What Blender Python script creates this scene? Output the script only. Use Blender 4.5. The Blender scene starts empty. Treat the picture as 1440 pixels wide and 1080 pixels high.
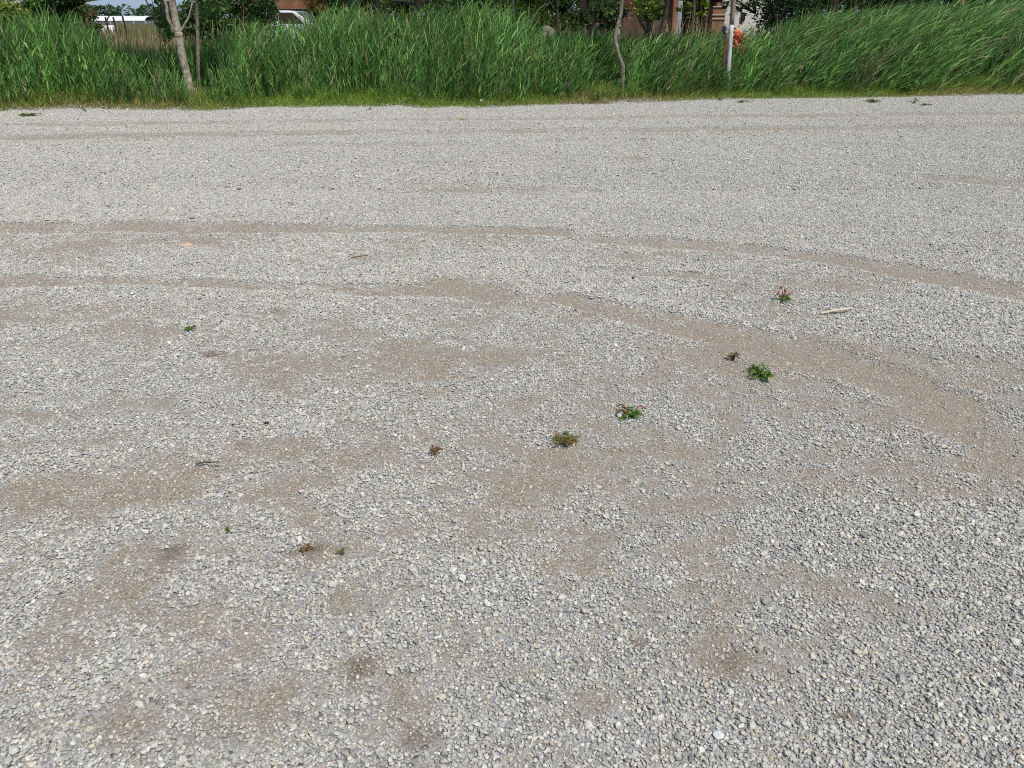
import bpy, math
import numpy as np
from mathutils import Vector

# ------------------------------------------------------------------ camera, sky, sun, exposure
S = bpy.context.scene
R = math.radians
FPX = 1080.0                                   # focal length in photo pixels (1440 wide)
CAM_H = 1.6
PITCH = math.atan((540 - 32) / FPX)            # horizon at photo row 32
cam_d = bpy.data.cameras.new('camera'); cam = bpy.data.objects.new('camera', cam_d)
S.collection.objects.link(cam); S.camera = cam
cam.location = (0, 0, CAM_H); cam.rotation_euler = (math.pi / 2 - PITCH, 0, 0)
cam_d.sensor_width = 36; cam_d.lens = FPX / 1440 * 36; cam_d.clip_start = .05; cam_d.clip_end = 3000

SUN_EL, SUN_AZ = R(57), R(142)                 # azimuth clockwise from straight ahead (+Y)
W = bpy.data.worlds.new('World'); S.world = W; W.use_nodes = True
wt = W.node_tree; bg = wt.nodes['Background']
sky = wt.nodes.new('ShaderNodeTexSky'); sky.sky_type = 'NISHITA'; sky.sun_disc = False
sky.sun_elevation = SUN_EL; sky.sun_rotation = SUN_AZ; sky.air_density = 1.0; sky.dust_density = .4; sky.ozone_density = 2.0
tc = wt.nodes.new('ShaderNodeTexCoord'); mp = wt.nodes.new('ShaderNodeMapping')
mp.inputs['Scale'].default_value = (1, 1, 2.6)
cn = wt.nodes.new('ShaderNodeTexNoise'); cn.inputs['Scale'].default_value = 2.2; cn.inputs['Detail'].default_value = 7
cr = wt.nodes.new('ShaderNodeValToRGB'); cr.color_ramp.elements[0].position = .42; cr.color_ramp.elements[1].position = .62
cr.color_ramp.elements[1].color = (.65, .65, .65, 1)
mx = wt.nodes.new('ShaderNodeMix'); mx.data_type = 'RGBA'; mx.inputs[7].default_value = (5.6, 5.7, 5.8, 1)
wt.links.new(tc.outputs['Generated'], mp.inputs[0]); wt.links.new(mp.outputs[0], cn.inputs['Vector'])
wt.links.new(cn.outputs['Fac'], cr.inputs[0]); wt.links.new(cr.outputs[0], mx.inputs[0])
wt.links.new(sky.outputs[0], mx.inputs[6]); sx = wt.nodes.new('ShaderNodeSeparateXYZ'); wt.links.new(tc.outputs['Generated'], sx.inputs[0])
hr = wt.nodes.new('ShaderNodeMapRange'); hr.inputs[1].default_value = .03; hr.inputs[2].default_value = .16; hr.inputs[3].default_value = .8; hr.inputs[4].default_value = 0
wt.links.new(sx.outputs['Z'], hr.inputs[0])
m3 = wt.nodes.new('ShaderNodeMix'); m3.data_type = 'RGBA'; m3.inputs[7].default_value = (2.2, 3.3, 5.0, 1)   # clear blue band low in the sky
wt.links.new(hr.outputs[0], m3.inputs[0]); wt.links.new(mx.outputs[2], m3.inputs[6]); wt.links.new(m3.outputs[2], bg.inputs[0])
bg.inputs[1].default_value = .09
sd = bpy.data.lights.new('sun', 'SUN'); so = bpy.data.objects.new('sun', sd); S.collection.objects.link(so)
sd.energy = 3.1; sd.angle = R(3); sd.color = (1, .955, .885)
sv = Vector((math.sin(SUN_AZ) * math.cos(SUN_EL), math.cos(SUN_AZ) * math.cos(SUN_EL), math.sin(SUN_EL)))
so.rotation_euler = (-sv).to_track_quat('-Z', 'Y').to_euler(); so.location = sv * 50
S.view_settings.view_transform = 'Standard'; S.view_settings.look = 'None'; S.view_settings.gamma = 1
S.view_settings.exposure = 0.38
S.cycles.use_denoising = False; S.cycles.filter_width = 1.0
S.cycles.max_bounces = 6; S.cycles.diffuse_bounces = 3; S.cycles.transmission_bounces = 4

rng = np.random.default_rng(11)
U = rng.uniform
CP, SP = math.cos(PITCH), math.sin(PITCH)

# ------------------------------------------------------------------ places: a photo direction to a point
def at(px, py, Y):
    u, v = (px - 720) / FPX, (540 - py) / FPX
    d = np.array([u, CP + v * SP, -SP + v * CP])
    return np.array([0, 0, CAM_H]) + d * (Y / d[1])
def gp(px, py):                                # point of the flat yard
    u, v = (px - 720) / FPX, (540 - py) / FPX
    d = np.array([u, CP + v * SP, -SP + v * CP])
    return (d * (-CAM_H / d[2]))[:2]

# ------------------------------------------------------------------ noise
def _hash(ix, iy, seed):
    n = (ix.astype(np.int64) * 374761393 + iy.astype(np.int64) * 668265263 + seed * 974711) & 0x7fffffff
    n = ((n ^ (n >> 13)) * 1274126177) & 0x7fffffff
    return ((n ^ (n >> 16)) & 0xffff) / 65535.0
def vnoise(x, y, seed=0):
    ix, iy = np.floor(x), np.floor(y); fx, fy = x - ix, y - iy
    fx, fy = fx * fx * (3 - 2 * fx), fy * fy * (3 - 2 * fy)
    a, b = _hash(ix, iy, seed), _hash(ix + 1, iy, seed)
    c, d = _hash(ix, iy + 1, seed), _hash(ix + 1, iy + 1, seed)
    return (a * (1 - fx) + b * fx) * (1 - fy) + (c * (1 - fx) + d * fx) * fy
def fbm(x, y, seed=0, o=4):
    x, y = np.asarray(x, float), np.asarray(y, float)
    t, a, s = 0, .5, 0
    for k in range(o):
        t = t + a * vnoise(x * 2 ** k + 17.3 * k, y * 2 ** k - 9.1 * k, seed + k); s += a; a *= .5
    return t / s
def sstep(a, b, x):
    t = np.clip((x - a) / (b - a), 0, 1); return t * t * (3 - 2 * t)

# ------------------------------------------------------------------ mesh collecting
class MB:
    def __init__(s): s.v, s.f, s.c, s.n = [], {}, [], 0
    def add(s, v, f, c=None):
        v = np.asarray(v, float).reshape(-1, 3); f = np.asarray(f, np.int64)
        s.v.append(v); s.f.setdefault(f.shape[1], []).append(f + s.n); s.n += len(v)
        c = np.array([1, 1, 1.]) if c is None else np.asarray(c, float)
        s.c.append(np.broadcast_to(c, (len(v), 3)) if c.ndim == 1 else c)
    def build(s, name, mat, parent=None, smooth=False):
        me = bpy.data.meshes.new(name)
        v = np.concatenate(s.v)
        li, lt = [], []
        for k, fs in s.f.items():
            a = np.concatenate(fs); li.append(a.ravel()); lt.append(np.full(len(a), k))
        li, lt = np.concatenate(li), np.concatenate(lt)
        me.vertices.add(len(v)); me.vertices.foreach_set('co', v.ravel().astype(np.float32))
        me.loops.add(len(li)); me.loops.foreach_set('vertex_index', li.astype(np.int32))
        me.polygons.add(len(lt))
        st = np.concatenate([[0], np.cumsum(lt)[:-1]])
        me.polygons.foreach_set('loop_start', st.astype(np.int32))
        me.polygons.foreach_set('use_smooth', np.full(len(lt), smooth))
        col = np.ones((len(v), 4), np.float32); col[:, :3] = np.concatenate(s.c)
        at_ = me.attributes.new('Col', 'FLOAT_COLOR', 'POINT'); at_.data.foreach_set('color', col.ravel())
        me.materials.append(mat); me.update(calc_edges=True)
        o = bpy.data.objects.new(name, me); S.collection.objects.link(o)
        if parent is not None: o.parent = parent
        return o
    # shapes
    def box(s, p0, p1, c=None, bev=0.0):
        (x0, y0, z0), (x1, y1, z1) = p0, p1
        if bev <= 0:
            v = [(x0,y0,z0),(x1,y0,z0),(x1,y1,z0),(x0,y1,z0),(x0,y0,z1),(x1,y0,z1),(x1,y1,z1),(x0,y1,z1)]
            s.add(v, [(0,3,2,1),(4,5,6,7),(0,1,5,4),(1,2,6,5),(2,3,7,6),(3,0,4,7)], c); return
        b = bev; pts = []
        ring = [(x0+b,y0),(x1-b,y0),(x1,y0+b),(x1,y1-b),(x1-b,y1),(x0+b,y1),(x0,y1-b),(x0,y0+b)]
        cx, cy = (x0+x1)/2, (y0+y1)/2
        def sh(r): return [(x-(b if x>cx else -b)*(1 if r else 0)*.9, y-(b if y>cy else -b)*(1 if r else 0)*.9) for x, y in ring]
        for z, r in ((z0,1),(z0+b,0),(z1-b,0),(z1,1)): pts += [(x,y,z) for x,y in sh(r)]
        f = []
        for k in range(3):
            for i in range(8): f.append((k*8+i, k*8+(i+1)%8, (k+1)*8+(i+1)%8, (k+1)*8+i))
        s.add(pts, f, c); n0 = s.n - 32
        s.f.setdefault(8, []).append(np.array([list(range(n0+7, n0-1, -1)), list(range(n0+24, n0+32))]))
    def tube(s, path, rad, n=9, c=None, rough=0.0, cap=True):
        P = np.asarray(path, float); k = len(P); rad = np.broadcast_to(np.asarray(rad, float), (k,))
        T = np.gradient(P, axis=0); T /= np.linalg.norm(T, axis=1)[:, None] + 1e-9
        ref = np.array([0, 1, 0.]) if abs(T[0][1]) < .8 else np.array([1, 0, 0.])
        A = np.cross(T, ref); A /= np.linalg.norm(A, axis=1)[:, None]; B = np.cross(T, A)
        a = np.linspace(0, 2*np.pi, n, endpoint=False)
        rr = rad[:, None] * (1 + rough * U(-1, 1, (k, n)))
        v = P[:, None] + rr[..., None] * (np.cos(a)[None, :, None] * A[:, None] + np.sin(a)[None, :, None] * B[:, None])
        i = np.arange(k-1)[:, None] * n; j = np.arange(n)[None]; j2 = (j+1) % n
        f = np.stack([i+j, i+j2, i+n+j2, i+n+j], -1).reshape(-1, 4)
        s.add(v.reshape(-1, 3), f, c)
        if cap:
            n0 = s.n - k*n
            s.f.setdefault(n, []).append(np.array([list(range(n0+n-1, n0-1, -1)), list(range(s.n-n, s.n))]))
    def blades(s, base, d, length, width, droop, segs, col, face=None, taper=.75, tipcol=None):
        """strips that start at base along d and bend down (or along droop vector) on their way"""
        N = len(base); t = np.linspace(0, 1, segs+1)
        d = d / (np.linalg.norm(d, axis=1)[:, None] + 1e-9)
        L = np.broadcast_to(length, (N,)); Wd = np.broadcast_to(width, (N,))
        D = np.broadcast_to(droop, (N, 3))
        P = base[:, None] + d[:, None] * (L[:, None, None] * t[None, :, None]) + D[:, None] * (L[:, None, None] * (t[None, :, None] ** 2))
        if face is None:
            a = U(0, 2*np.pi, N); face = np.stack([np.cos(a), np.sin(a), np.zeros(N)], 1)
        side = np.cross(d, face); bad = np.linalg.norm(side, axis=1) < 1e-3
        side[bad] = (1, 0, 0); side /= np.linalg.norm(side, axis=1)[:, None]
        w = Wd[:, None] * np.clip((1 - t[None]) ** taper * np.minimum(1, .45 + t[None] * 2.2), .02, None) * .5
        v = np.stack([P - side[:, None] * w[..., None], P + side[:, None] * w[..., None]], 2).reshape(-1, 3)
        m = 2 * (segs+1)
        i = (np.arange(N) * m)[:, None]; j = (np.arange(segs) * 2)[None]
        f = np.stack([i+j, i+j+1, i+j+3, i+j+2], -1).reshape(-1, 4)
        c = np.asarray(col, float)
        if c.ndim == 1: c = np.broadcast_to(c, (N, 3))
        cc = np.repeat(c[:, None], segs+1, 1)
        if tipcol is not None:
            tt = (t ** 2)[None, :, None]; cc = cc * (1 - tt) + np.asarray(tipcol) * tt
        s.add(v, f, np.repeat(cc.reshape(-1, 3), 2, 0))
    def leaves(s, cen, size, col, up=.3):
        """diamond leaves, slightly folded, at the centres"""
        N = len(cen); size = np.broadcast_to(size, (N,))
        d = rng.normal(size=(N, 3)); d[:, 2] = d[:, 2] * .6 - .15; d /= np.linalg.norm(d, axis=1)[:, None]
        n = rng.normal(size=(N, 3)); n[:, 2] = np.abs(n[:, 2]) + up
        sd_ = np.cross(d, n); sd_ /= np.linalg.norm(sd_, axis=1)[:, None] + 1e-9
        nn = np.cross(sd_, d)
        L = size[:, None]
        a = cen - d * L * .5; b = cen + sd_ * L * .3 + nn * L * .08; e = cen + d * L * .55; g = cen - sd_ * L * .3 + nn * L * .08
        v = np.stack([a, b, e, g], 1).reshape(-1, 3)
        f = (np.arange(N) * 4)[:, None] + np.array([0, 1, 2, 3])[None]
        s.add(v, f, np.repeat(np.broadcast_to(col, (N, 3)), 4, 0))

def foliage(mb, cen, rad, clumps, per, size, cols, spread=.22, shell=.55, zmin=None):
    cen, rad = np.asarray(cen, float), np.asarray(rad, float)
    d = rng.normal(size=(clumps, 3)); d /= np.linalg.norm(d, axis=1)[:, None]
    r = shell + (1 - shell) * U(0, 1, clumps) ** .6
    r *= .78 + .4 * vnoise(d[:, 0] * 2.3 + cen[0], d[:, 2] * 2.3 + d[:, 1] * 2, 3)
    cc = cen + d * rad * r[:, None]
    sp = spread * rad.mean()
    p = (cc[:, None] + rng.normal(size=(clumps, per, 3)) * sp * np.array([1, 1, .7]) * U(.6, 1.3, (clumps, 1, 1))).reshape(-1, 3)
    if zmin is not None: p[:, 2] = np.where(p[:, 2] < zmin, zmin + U(0, .3, len(p)), p[:, 2])
    cols = np.asarray(cols, float)
    ci = cols[rng.integers(0, len(cols), clumps)]
    c = np.repeat(ci, per, 0) * U(.7, 1.3, (len(p), 1))
    mb.leaves(p, size * U(.6, 1.35, len(p)), c)

def prop(o, label=None, cat=None, group=None, kind=None):
    if label: o['label'] = label
    if cat: o['category'] = cat
    if group: o['group'] = group
    if kind: o['kind'] = kind
    return o
def empty(name, loc, label, cat, group=None):
    o = bpy.data.objects.new(name, None); S.collection.objects.link(o); o.location = loc; o.empty_display_size = .2
    bpy.context.view_layer.update()
    return prop(o, label, cat, group)
def part(mb, name, mat, root, smooth=False):
    """a part built in world coordinates, parented to its thing (an Empty that only carries a location)"""
    o = mb.build(name, mat, None, smooth)
    par = root
    off = Vector((0, 0, 0))
    while par is not None: off += par.location; par = par.parent
    me = o.data; n = len(me.vertices); a = np.empty(n*3, np.float32); me.vertices.foreach_get('co', a)
    a = a.reshape(-1, 3) - np.array(off, np.float32); me.vertices.foreach_set('co', a.ravel()); me.update()
    o.parent = root
    return o

# ------------------------------------------------------------------ materials
def mat(name):
    m = bpy.data.materials.new(name); m.use_nodes = True
    nt = m.node_tree; b = nt.nodes['Principled BSDF']; b.inputs['Specular IOR Level'].default_value = .3
    return m, nt, b
def N(nt, t, **kw):
    n = nt.nodes.new('ShaderNode' + t)
    for k, v in kw.items():
        if k in n.inputs: n.inputs[k].default_value = v
        else: setattr(n, k, v)
    return n
def vary(nt, src, scale, lo, hi, detail=4, space='Object', stretch=None):
    """multiply a colour socket by noise between lo and hi"""
    t = N(nt, 'TexCoord'); n = N(nt, 'TexNoise', Scale=scale, Detail=detail)
    v = t.outputs[space]
    if stretch:
        mpn = N(nt, 'Mapping'); mpn.inputs['Scale'].default_value = stretch; nt.links.new(v, mpn.inputs[0]); v = mpn.outputs[0]
    nt.links.new(v, n.inputs['Vector'])
    r = N(nt, 'MapRange'); r.inputs[1].default_value = .3; r.inputs[2].default_value = .7; r.inputs[3].default_value = lo; r.inputs[4].default_value = hi
    nt.links.new(n.outputs['Fac'], r.inputs[0])
    x = N(nt, 'VectorMath', operation='SCALE'); nt.links.new(src, x.inputs[0]); nt.links.new(r.outputs[0], x.inputs['Scale'])
    return x.outputs[0], n
def attr_mat(name, rough=.8, lo=.8, hi=1.2, scale=60, spec=.3, trans=0.0, bump=0.0):
    m, nt, b = mat(name)
    a = N(nt, 'Attribute', attribute_name='Col')
    c, n = vary(nt, a.outputs['Color'], scale, lo, hi)
    nt.links.new(c, b.inputs['Base Color']); b.inputs['Roughness'].default_value = rough; b.inputs['Specular IOR Level'].default_value = spec
    if bump:
        bp = N(nt, 'Bump', Strength=bump, Distance=.01); nt.links.new(n.outputs['Fac'], bp.inputs['Height']); nt.links.new(bp.outputs[0], b.inputs['Normal'])
    if trans:
        tr = N(nt, 'BsdfTranslucent'); hs = N(nt, 'HueSaturation', Saturation=1.15, Value=1.2)
        nt.links.new(c, hs.inputs['Color']); nt.links.new(hs.outputs[0], tr.inputs[0])
        ms = N(nt, 'MixShader'); ms.inputs[0].default_value = trans
        nt.links.new(b.outputs[0], ms.inputs[1]); nt.links.new(tr.outputs[0], ms.inputs[2])
        nt.links.new(ms.outputs[0], nt.nodes['Material Output'].inputs[0])
    return m
def plain(name, col, rough=.7, lo=.8, hi=1.15, scale=8, stretch=None, bump=.0, spec=.3, metal=0):
    m, nt, b = mat(name)
    rgb = N(nt, 'RGB'); rgb.outputs[0].default_value = (*col, 1)
    c, n = vary(nt, rgb.outputs[0], scale, lo, hi, 6, 'Object', stretch)
    nt.links.new(c, b.inputs['Base Color']); b.inputs['Roughness'].default_value = rough
    b.inputs['Specular IOR Level'].default_value = spec; b.inputs['Metallic'].default_value = metal
    if bump:
        bp = N(nt, 'Bump', Strength=bump, Distance=.02); nt.links.new(n.outputs['Fac'], bp.inputs['Height']); nt.links.new(bp.outputs[0], b.inputs['Normal'])
    return m
def brick_mat(name, c1, c2, mortar, scale=4.0):
    m, nt, b = mat(name)
    t = N(nt, 'TexCoord'); sp = N(nt, 'SeparateXYZ'); ad = N(nt, 'Math', operation='ADD'); cb = N(nt, 'CombineXYZ')
    nt.links.new(t.outputs['Object'], sp.inputs[0]); nt.links.new(sp.outputs[0], ad.inputs[0]); nt.links.new(sp.outputs[1], ad.inputs[1])
    nt.links.new(ad.outputs[0], cb.inputs[0]); nt.links.new(sp.outputs[2], cb.inputs[1])
    br = N(nt, 'TexBrick', Scale=scale); br.inputs['Color1'].default_value = (*c1, 1); br.inputs['Color2'].default_value = (*c2, 1)
    br.inputs['Mortar'].default_value = (*mortar, 1); br.inputs['Mortar Size'].default_value = .03
    br.inputs['Row Height'].default_value = .3; br.inputs['Brick Width'].default_value = 1.0
    nt.links.new(cb.outputs[0], br.inputs['Vector'])
    c, n = vary(nt, br.outputs['Color'], 1.6, .65, 1.25, 6)
    nt.links.new(c, b.inputs['Base Color']); b.inputs['Roughness'].default_value = .9
    return m

M_stone = attr_mat('stone', .85, .72, 1.22, 190, .25)
M_reed = attr_mat('reed_leaf', .55, .85, 1.15, 3, .35, trans=.3)
M_grass = attr_mat('grass_blade', .6, .85, 1.15, 3, .25, trans=.3)
M_dry = attr_mat('dry_stalk', .8, .8, 1.2, 5, .15, trans=.12)
M_leaf = attr_mat('tree_leaf', .5, .85, 1.15, 3, .35, trans=.28)
M_bark = attr_mat('bark', .9, .55, 1.3, 14, .15, bump=.6)
M_obj = attr_mat('painted', .6, .85, 1.1, 12, .3)
M_brick = brick_mat('brown_brick', (.155, .07, .05), (.10, .05, .04), (.15, .12, .10))
M_brick2 = brick_mat('orange_brick', (.32, .125, .06), (.24, .10, .05), (.25, .19, .14))
M_paint = plain('white_paint', (.72, .72, .69), .55, .72, 1.06, 9, (1, 1, .25))
M_wood = plain('grey_wood', (.20, .17, .13), .85, .6, 1.3, 12, (1, 1, .08), .4)
M_dark = plain('dark_interior', (.015, .015, .016), .7)
M_glass = plain('window_glass', (.03, .035, .035), .08, .8, 1.2, 2, spec=.6)
M_rubber = plain('rubber', (.02, .02, .02), .8)
M_metal = plain('grey_metal', (.32, .35, .38), .45, .8, 1.1, 6)
M_render_white = plain('white_render', (.68, .66, .60), .85, .75, 1.08, 2.5, (1, 1, .5))
M_tile = plain('roof_tile', (.22, .09, .055), .8, .6, 1.3, 6, (1, 1, 1), .4)
M_plastic = plain('white_film', (.78, .80, .80), .35, .85, 1.05, .4)
M_car = plain('white_car_paint', (.75, .77, .78), .25, .96, 1.03, 2, spec=.5)

# ------------------------------------------------------------------ the yard: where dirt shows through the gravel
EDGE = np.array([gp(*p) for p in [(-420,160),(-200,159),(0,157.5),(60,156),(110,154),(200,155),(290,156),(335,154),(370,151.5),(480,150.5),(600,152),(700,151),
        (760,148),(835,147.5),(880,146),(960,142),(1080,139.5),(1200,138.5),(1240,138),(1300,136.5),(1440,133.5),(1700,131),(1900,129)]])
def edge_y(x): return np.interp(x, EDGE[:, 0], EDGE[:, 1])

def mperpx(py):                                # metres of ground per photo row
    return gp(720, py - .5)[1] - gp(720, py + .5)[1]
# worn wheel tracks: (photo px, py, half thickness in rows) per point, strength
TRACKS = [
 ([(-300,324,7),(0,322,8),(180,321,7),(300,322,6),(420,323,5),(560,323,4),(700,326,4),(790,329,4)], .95),
 ([(840,338,5),(900,341,7),(1050,350,7),(1200,372,7),(1320,392,10),(1440,416,12),(1650,462,16)], .8),
 ([(-300,400,9),(0,398,9),(130,397,7),(200,397,7)], .75),
 ([(250,398,6),(420,403,8),(560,408,8),(660,412,11),(700,416,9)], .85),
 ([(800,424,7),(900,446,13),(1000,469,15),(1100,492,16),(1200,520,18),(1300,560,24),(1440,635,36),(1600,720,40)], .95),
 ([(-300,200,4),(0,196,4),(300,189,3.5),(700,186,3),(1100,181,3),(1440,176,3),(1700,172,3)], .75),
 ([(-300,184,3),(100,176,3),(500,170,2.5),(900,166,2.5),(1440,160,2.5)], .6),
 ([(400,205,3),(600,204,3),(900,198,3)], .55),
 ([(1320,252,5),(1380,256,6),(1440,261,6),(1600,275,6)], .8),
 ([(600,258,4),(700,265,4),(830,270,4)], .4),
 ([(830,383,5),(900,385,6),(1000,392,5)], .6),
 ([(1090,398,5),(1200,405,5),(1320,420,6)], .3),
 ([(-100,690,22),(100,692,24),(250,690,30),(400,684,26),(480,670,14)], .6),
 ([(60,905,34),(110,870,38),(165,820,34),(190,770,26)], .55),
 ([(-100,1030,18),(40,1022,20),(140,1010,16),(230,1000,14)], .5),
 ([(210,1005,20),(350,985,28),(420,975,24),(560,960,18)], .45),
]
# broad thin patches: px, py, half width, half height, strength
PATCH = [(250,620,330,110,.46),(150,460,220,36,.5),(480,500,240,46,.55),(700,640,220,60,.3),(250,880,260,70,.24),(420,1000,300,50,.26),(470,505,190,28,.9),(330,520,110,20,.6),(120,450,170,22,.5),(40,430,120,16,.5),(330,450,110,16,.45),(100,590,140,38,.6),
 (300,620,210,40,.6),(470,650,110,26,.5),(620,460,90,16,.35),(640,400,60,10,.6),(290,340,70,8,.5),(420,345,60,7,.45),(540,345,80,8,.45),
 (110,345,40,7,.5),(20,620,70,40,.6),(560,590,180,38,.26),(760,590,170,38,.22),(830,770,90,34,.26),(930,730,120,40,.22),(760,700,100,30,.16),
 (1180,650,120,30,.3),(1330,600,120,30,.4),(1415,655,60,12,.9),(1250,690,110,18,.4),(930,508,22,9,.8),(905,535,20,6,.4),(295,497,24,6,.9),(235,518,26,6,.8),
 (600,500,60,14,.6),(620,480,40,8,.6),(245,785,14,22,.9),(505,935,30,24,.75),(595,1040,34,14,.85),(1030,935,36,16,.55),(1010,900,24,10,.4),
 (380,440,30,6,.7),(690,270,120,6,.35),(900,225,40,4,.5),(1000,840,80,20,.15),(1240,830,90,20,.15),(290,1040,60,14,.5),(430,775,26,18,.5),(480,780,14,10,.6),
 (60,365,60,8,.4),(420,850,90,16,.4),(700,880,90,18,.4),(330,880,60,20,.35),(560,830,40,16,.35),(740,845,30,12,.4)]
_TR = []
for pts, w in TRACKS:
    a = np.array([[*gp(p[0], p[1]), p[2] * mperpx(p[1])] for p in pts]); _TR.append((a, w))
_PA = [(*gp(p[0], p[1]), p[2] / FPX * math.hypot(gp(720, p[1])[1], CAM_H) , p[3] * mperpx(p[1]), p[4]) for p in PATCH]

def track_field(x, y):
    """worn strip weight and the offset across it (positive on the far side)"""
    best = np.zeros_like(x); berm = np.zeros_like(x)
    for a, w in _TR:
        dm = np.full(x.shape, 9.0); sg = np.zeros_like(x); hw = np.full(x.shape, .1)
        for p, q in zip(a[:-1], a[1:]):
            e = q[:2] - p[:2]; L2 = e @ e
            t = np.clip(((x - p[0]) * e[0] + (y - p[1]) * e[1]) / L2, 0, 1)
            dx, dy = x - p[0] - t * e[0], y - p[1] - t * e[1]
            d = np.hypot(dx, dy); m = d < dm
            dm = np.where(m, d, dm); hw = np.where(m, p[2] + t * (q[2] - p[2]), hw); sg = np.where(m, np.sign(dy), sg)
        u = dm / (hw * (.8 + .5 * vnoise(x * 2.1, y * 3.3, 5)))
        best = np.maximum(best, w * (1 - sstep(.55, 1.25, u)))
        berm = np.maximum(berm, w * np.where(sg > 0, 1, .45) * np.exp(-((u - 1.45) / .42) ** 2) * np.clip(hw / .16, .3, 1))
    return best, berm
DAMP = [(505,937,22,15),(596,1046,34,15),(1030,938,20,13),(297,497,20,6),(430,774,18,10),(900,905,14,8),(385,436,12,4),(590,1075,20,14),(240,775,12,10),(1195,1012,20,8),(655,905,12,8),(1120,1000,16,8)]
_DA = [(*gp(p[0], p[1]), p[2] / FPX * math.hypot(gp(720, p[1])[1], CAM_H), p[3] * mperpx(p[1])) for p in DAMP]
def damp(x, y):
    m = np.zeros_like(x)
    for cx, cy, rx, ry in _DA: m = np.maximum(m, np.exp(-(((x - cx) / rx) ** 2 + ((y - cy) / ry) ** 2)))
    return sstep(.25, .75, m * (.5 + 1.0 * fbm(x * 13, y * 13, 67, 3)))
def edge_n(x, y): return (fbm(x * 2.5, y * 2.5, 81, 3) - .5) * .55 + (fbm(x * .8, y * .6, 85, 2) - .5) * .5 + (fbm(x * 9, y * 9, 87, 2) - .5) * .3
def dirt(x, y):
    tr, _ = track_field(x, y)
    m = np.zeros_like(tr)
    for cx, cy, rx, ry, w in _PA:
        q = ((x - cx) / rx) ** 2 + ((y - cy) / ry) ** 2
        m = np.maximum(m, w * np.exp(-q * .9))
    big = fbm(x * .55 + 3, y * 1.1, 21, 4); mid = fbm(x * 1.9, y * 3.2, 31, 4); fine = fbm(x * 8, y * 11, 41, 3); vf = fbm(x * 26, y * 30, 47, 2)
    near = 1 - sstep(4.5, 8.5, y)
    m = np.maximum(m * (.26 + 1.05 * mid) * (.75 + .5 * fine), tr * (.62 + .55 * mid) * (.8 + .4 * fine)) + (big - .5) * (.45 + .75 * near) + (mid - .5) * (.6 + .55 * near) + (fine - .5) * (.75 + .35 * near) + (vf - .5) * .7 + .07 + .15 * near
    m = m + (fbm(x * .22 + 9, y * 1.5, 57, 3) - .5) * .75 * sstep(7.5, 10, y)
    m = np.maximum(m, 1.1 * damp(x, y))
    return sstep(.14, .98, m)
def ground_z(x, y):
    tr, berm = track_field(x, y)
    z = (fbm(x * .7, y * .7, 51, 3) - .5) * .035 + (fbm(x * 5, y * 5, 61, 3) - .5) * .012 - .009 * tr + .010 * berm
    k = 1 - sstep(14.5, 16.5, y)
    e = edge_y(x)
    bank = .10 * sstep(0, .9, y - e) + .05 * (fbm(x * 1.5, y * 1.5, 71, 3) - .5) * sstep(0, .6, y - e)
    return z * k + bank * (1 - sstep(60, 90, y)) * (np.abs(x) < 60)

def grow(a, stop, f=1.25, s=.1):
    out = []; 
    while a < stop: s *= f; a += s; out.append(a)
    return out
gx = np.arange(-15, 15.001, .06); ex = np.array(grow(15, 900)); gx = np.concatenate([-ex[::-1], gx, ex])
gy = np.arange(.4, 20.4, .05); gy = np.concatenate([-np.array(grow(-.4, 300))[::-1], gy, grow(20.4, 1500)])
X, Y = np.meshgrid(gx, gy); xr, yr = X.ravel(), Y.ravel()
Z = ground_z(xr, yr); DM = dirt(xr, yr)
ZN = sstep(-.12, .22, yr - edge_y(xr) + edge_n(xr, yr))
nx, ny = len(gx), len(gy)
ii = (np.arange(ny - 1) * nx)[:, None] + np.arange(nx - 1)[None]
F = np.stack([ii, ii + 1, ii + nx + 1, ii + nx], -1).reshape(-1, 4)
mb = MB(); mb.add(np.stack([xr, yr, Z], 1), F, np.stack([DM, ZN, damp(xr, yr)], 1))

m_ground, nt, b = mat('yard_ground')
a = N(nt, 'Attribute', attribute_name='Col'); sp = N(nt, 'SeparateColor'); nt.links.new(a.outputs['Color'], sp.inputs[0])
tcn = N(nt, 'TexCoord')
def vor(scale, ramp):
    v = N(nt, 'TexVoronoi', Scale=scale); nt.links.new(tcn.outputs['Object'], v.inputs['Vector'])
    s_ = N(nt, 'SeparateColor'); nt.links.new(v.outputs['Color'], s_.inputs[0])
    r = N(nt, 'ValToRGB'); nt.links.new(s_.outputs[0], r.inputs[0]); e = r.color_ramp.elements
    e[0].position, e[0].color = 0, (*ramp[0], 1); e[1].position, e[1].color = 1, (*ramp[-1], 1)
    for k, c in enumerate(ramp[1:-1]):
        q = e.new((k + 1) / (len(ramp) - 1)); q.color = (*c, 1)
    return v, r.outputs[0]
v1, c1 = vor(95, [(.10,.095,.09), (.27,.27,.265), (.33,.335,.34), (.24,.255,.27), (.42,.41,.38), (.36,.33,.27)])
v2, c2 = vor(210, [(.16,.134,.102), (.25,.21,.163), (.32,.272,.215), (.215,.18,.138), (.43,.395,.34)])
nz = N(nt, 'TexNoise', Scale=14, Detail=8); nt.links.new(tcn.outputs['Object'], nz.inputs['Vector'])
ad = N(nt, 'MapRange'); ad.inputs[1].default_value = .35; ad.inputs[2].default_value = .65; ad.inputs[3].default_value = -.25; ad.inputs[4].default_value = .25
nt.links.new(nz.outputs['Fac'], ad.inputs[0])
sm = N(nt, 'Math', operation='ADD', use_clamp=True); nt.links.new(sp.outputs[0], sm.inputs[0]); nt.links.new(ad.outputs[0], sm.inputs[1])
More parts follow.
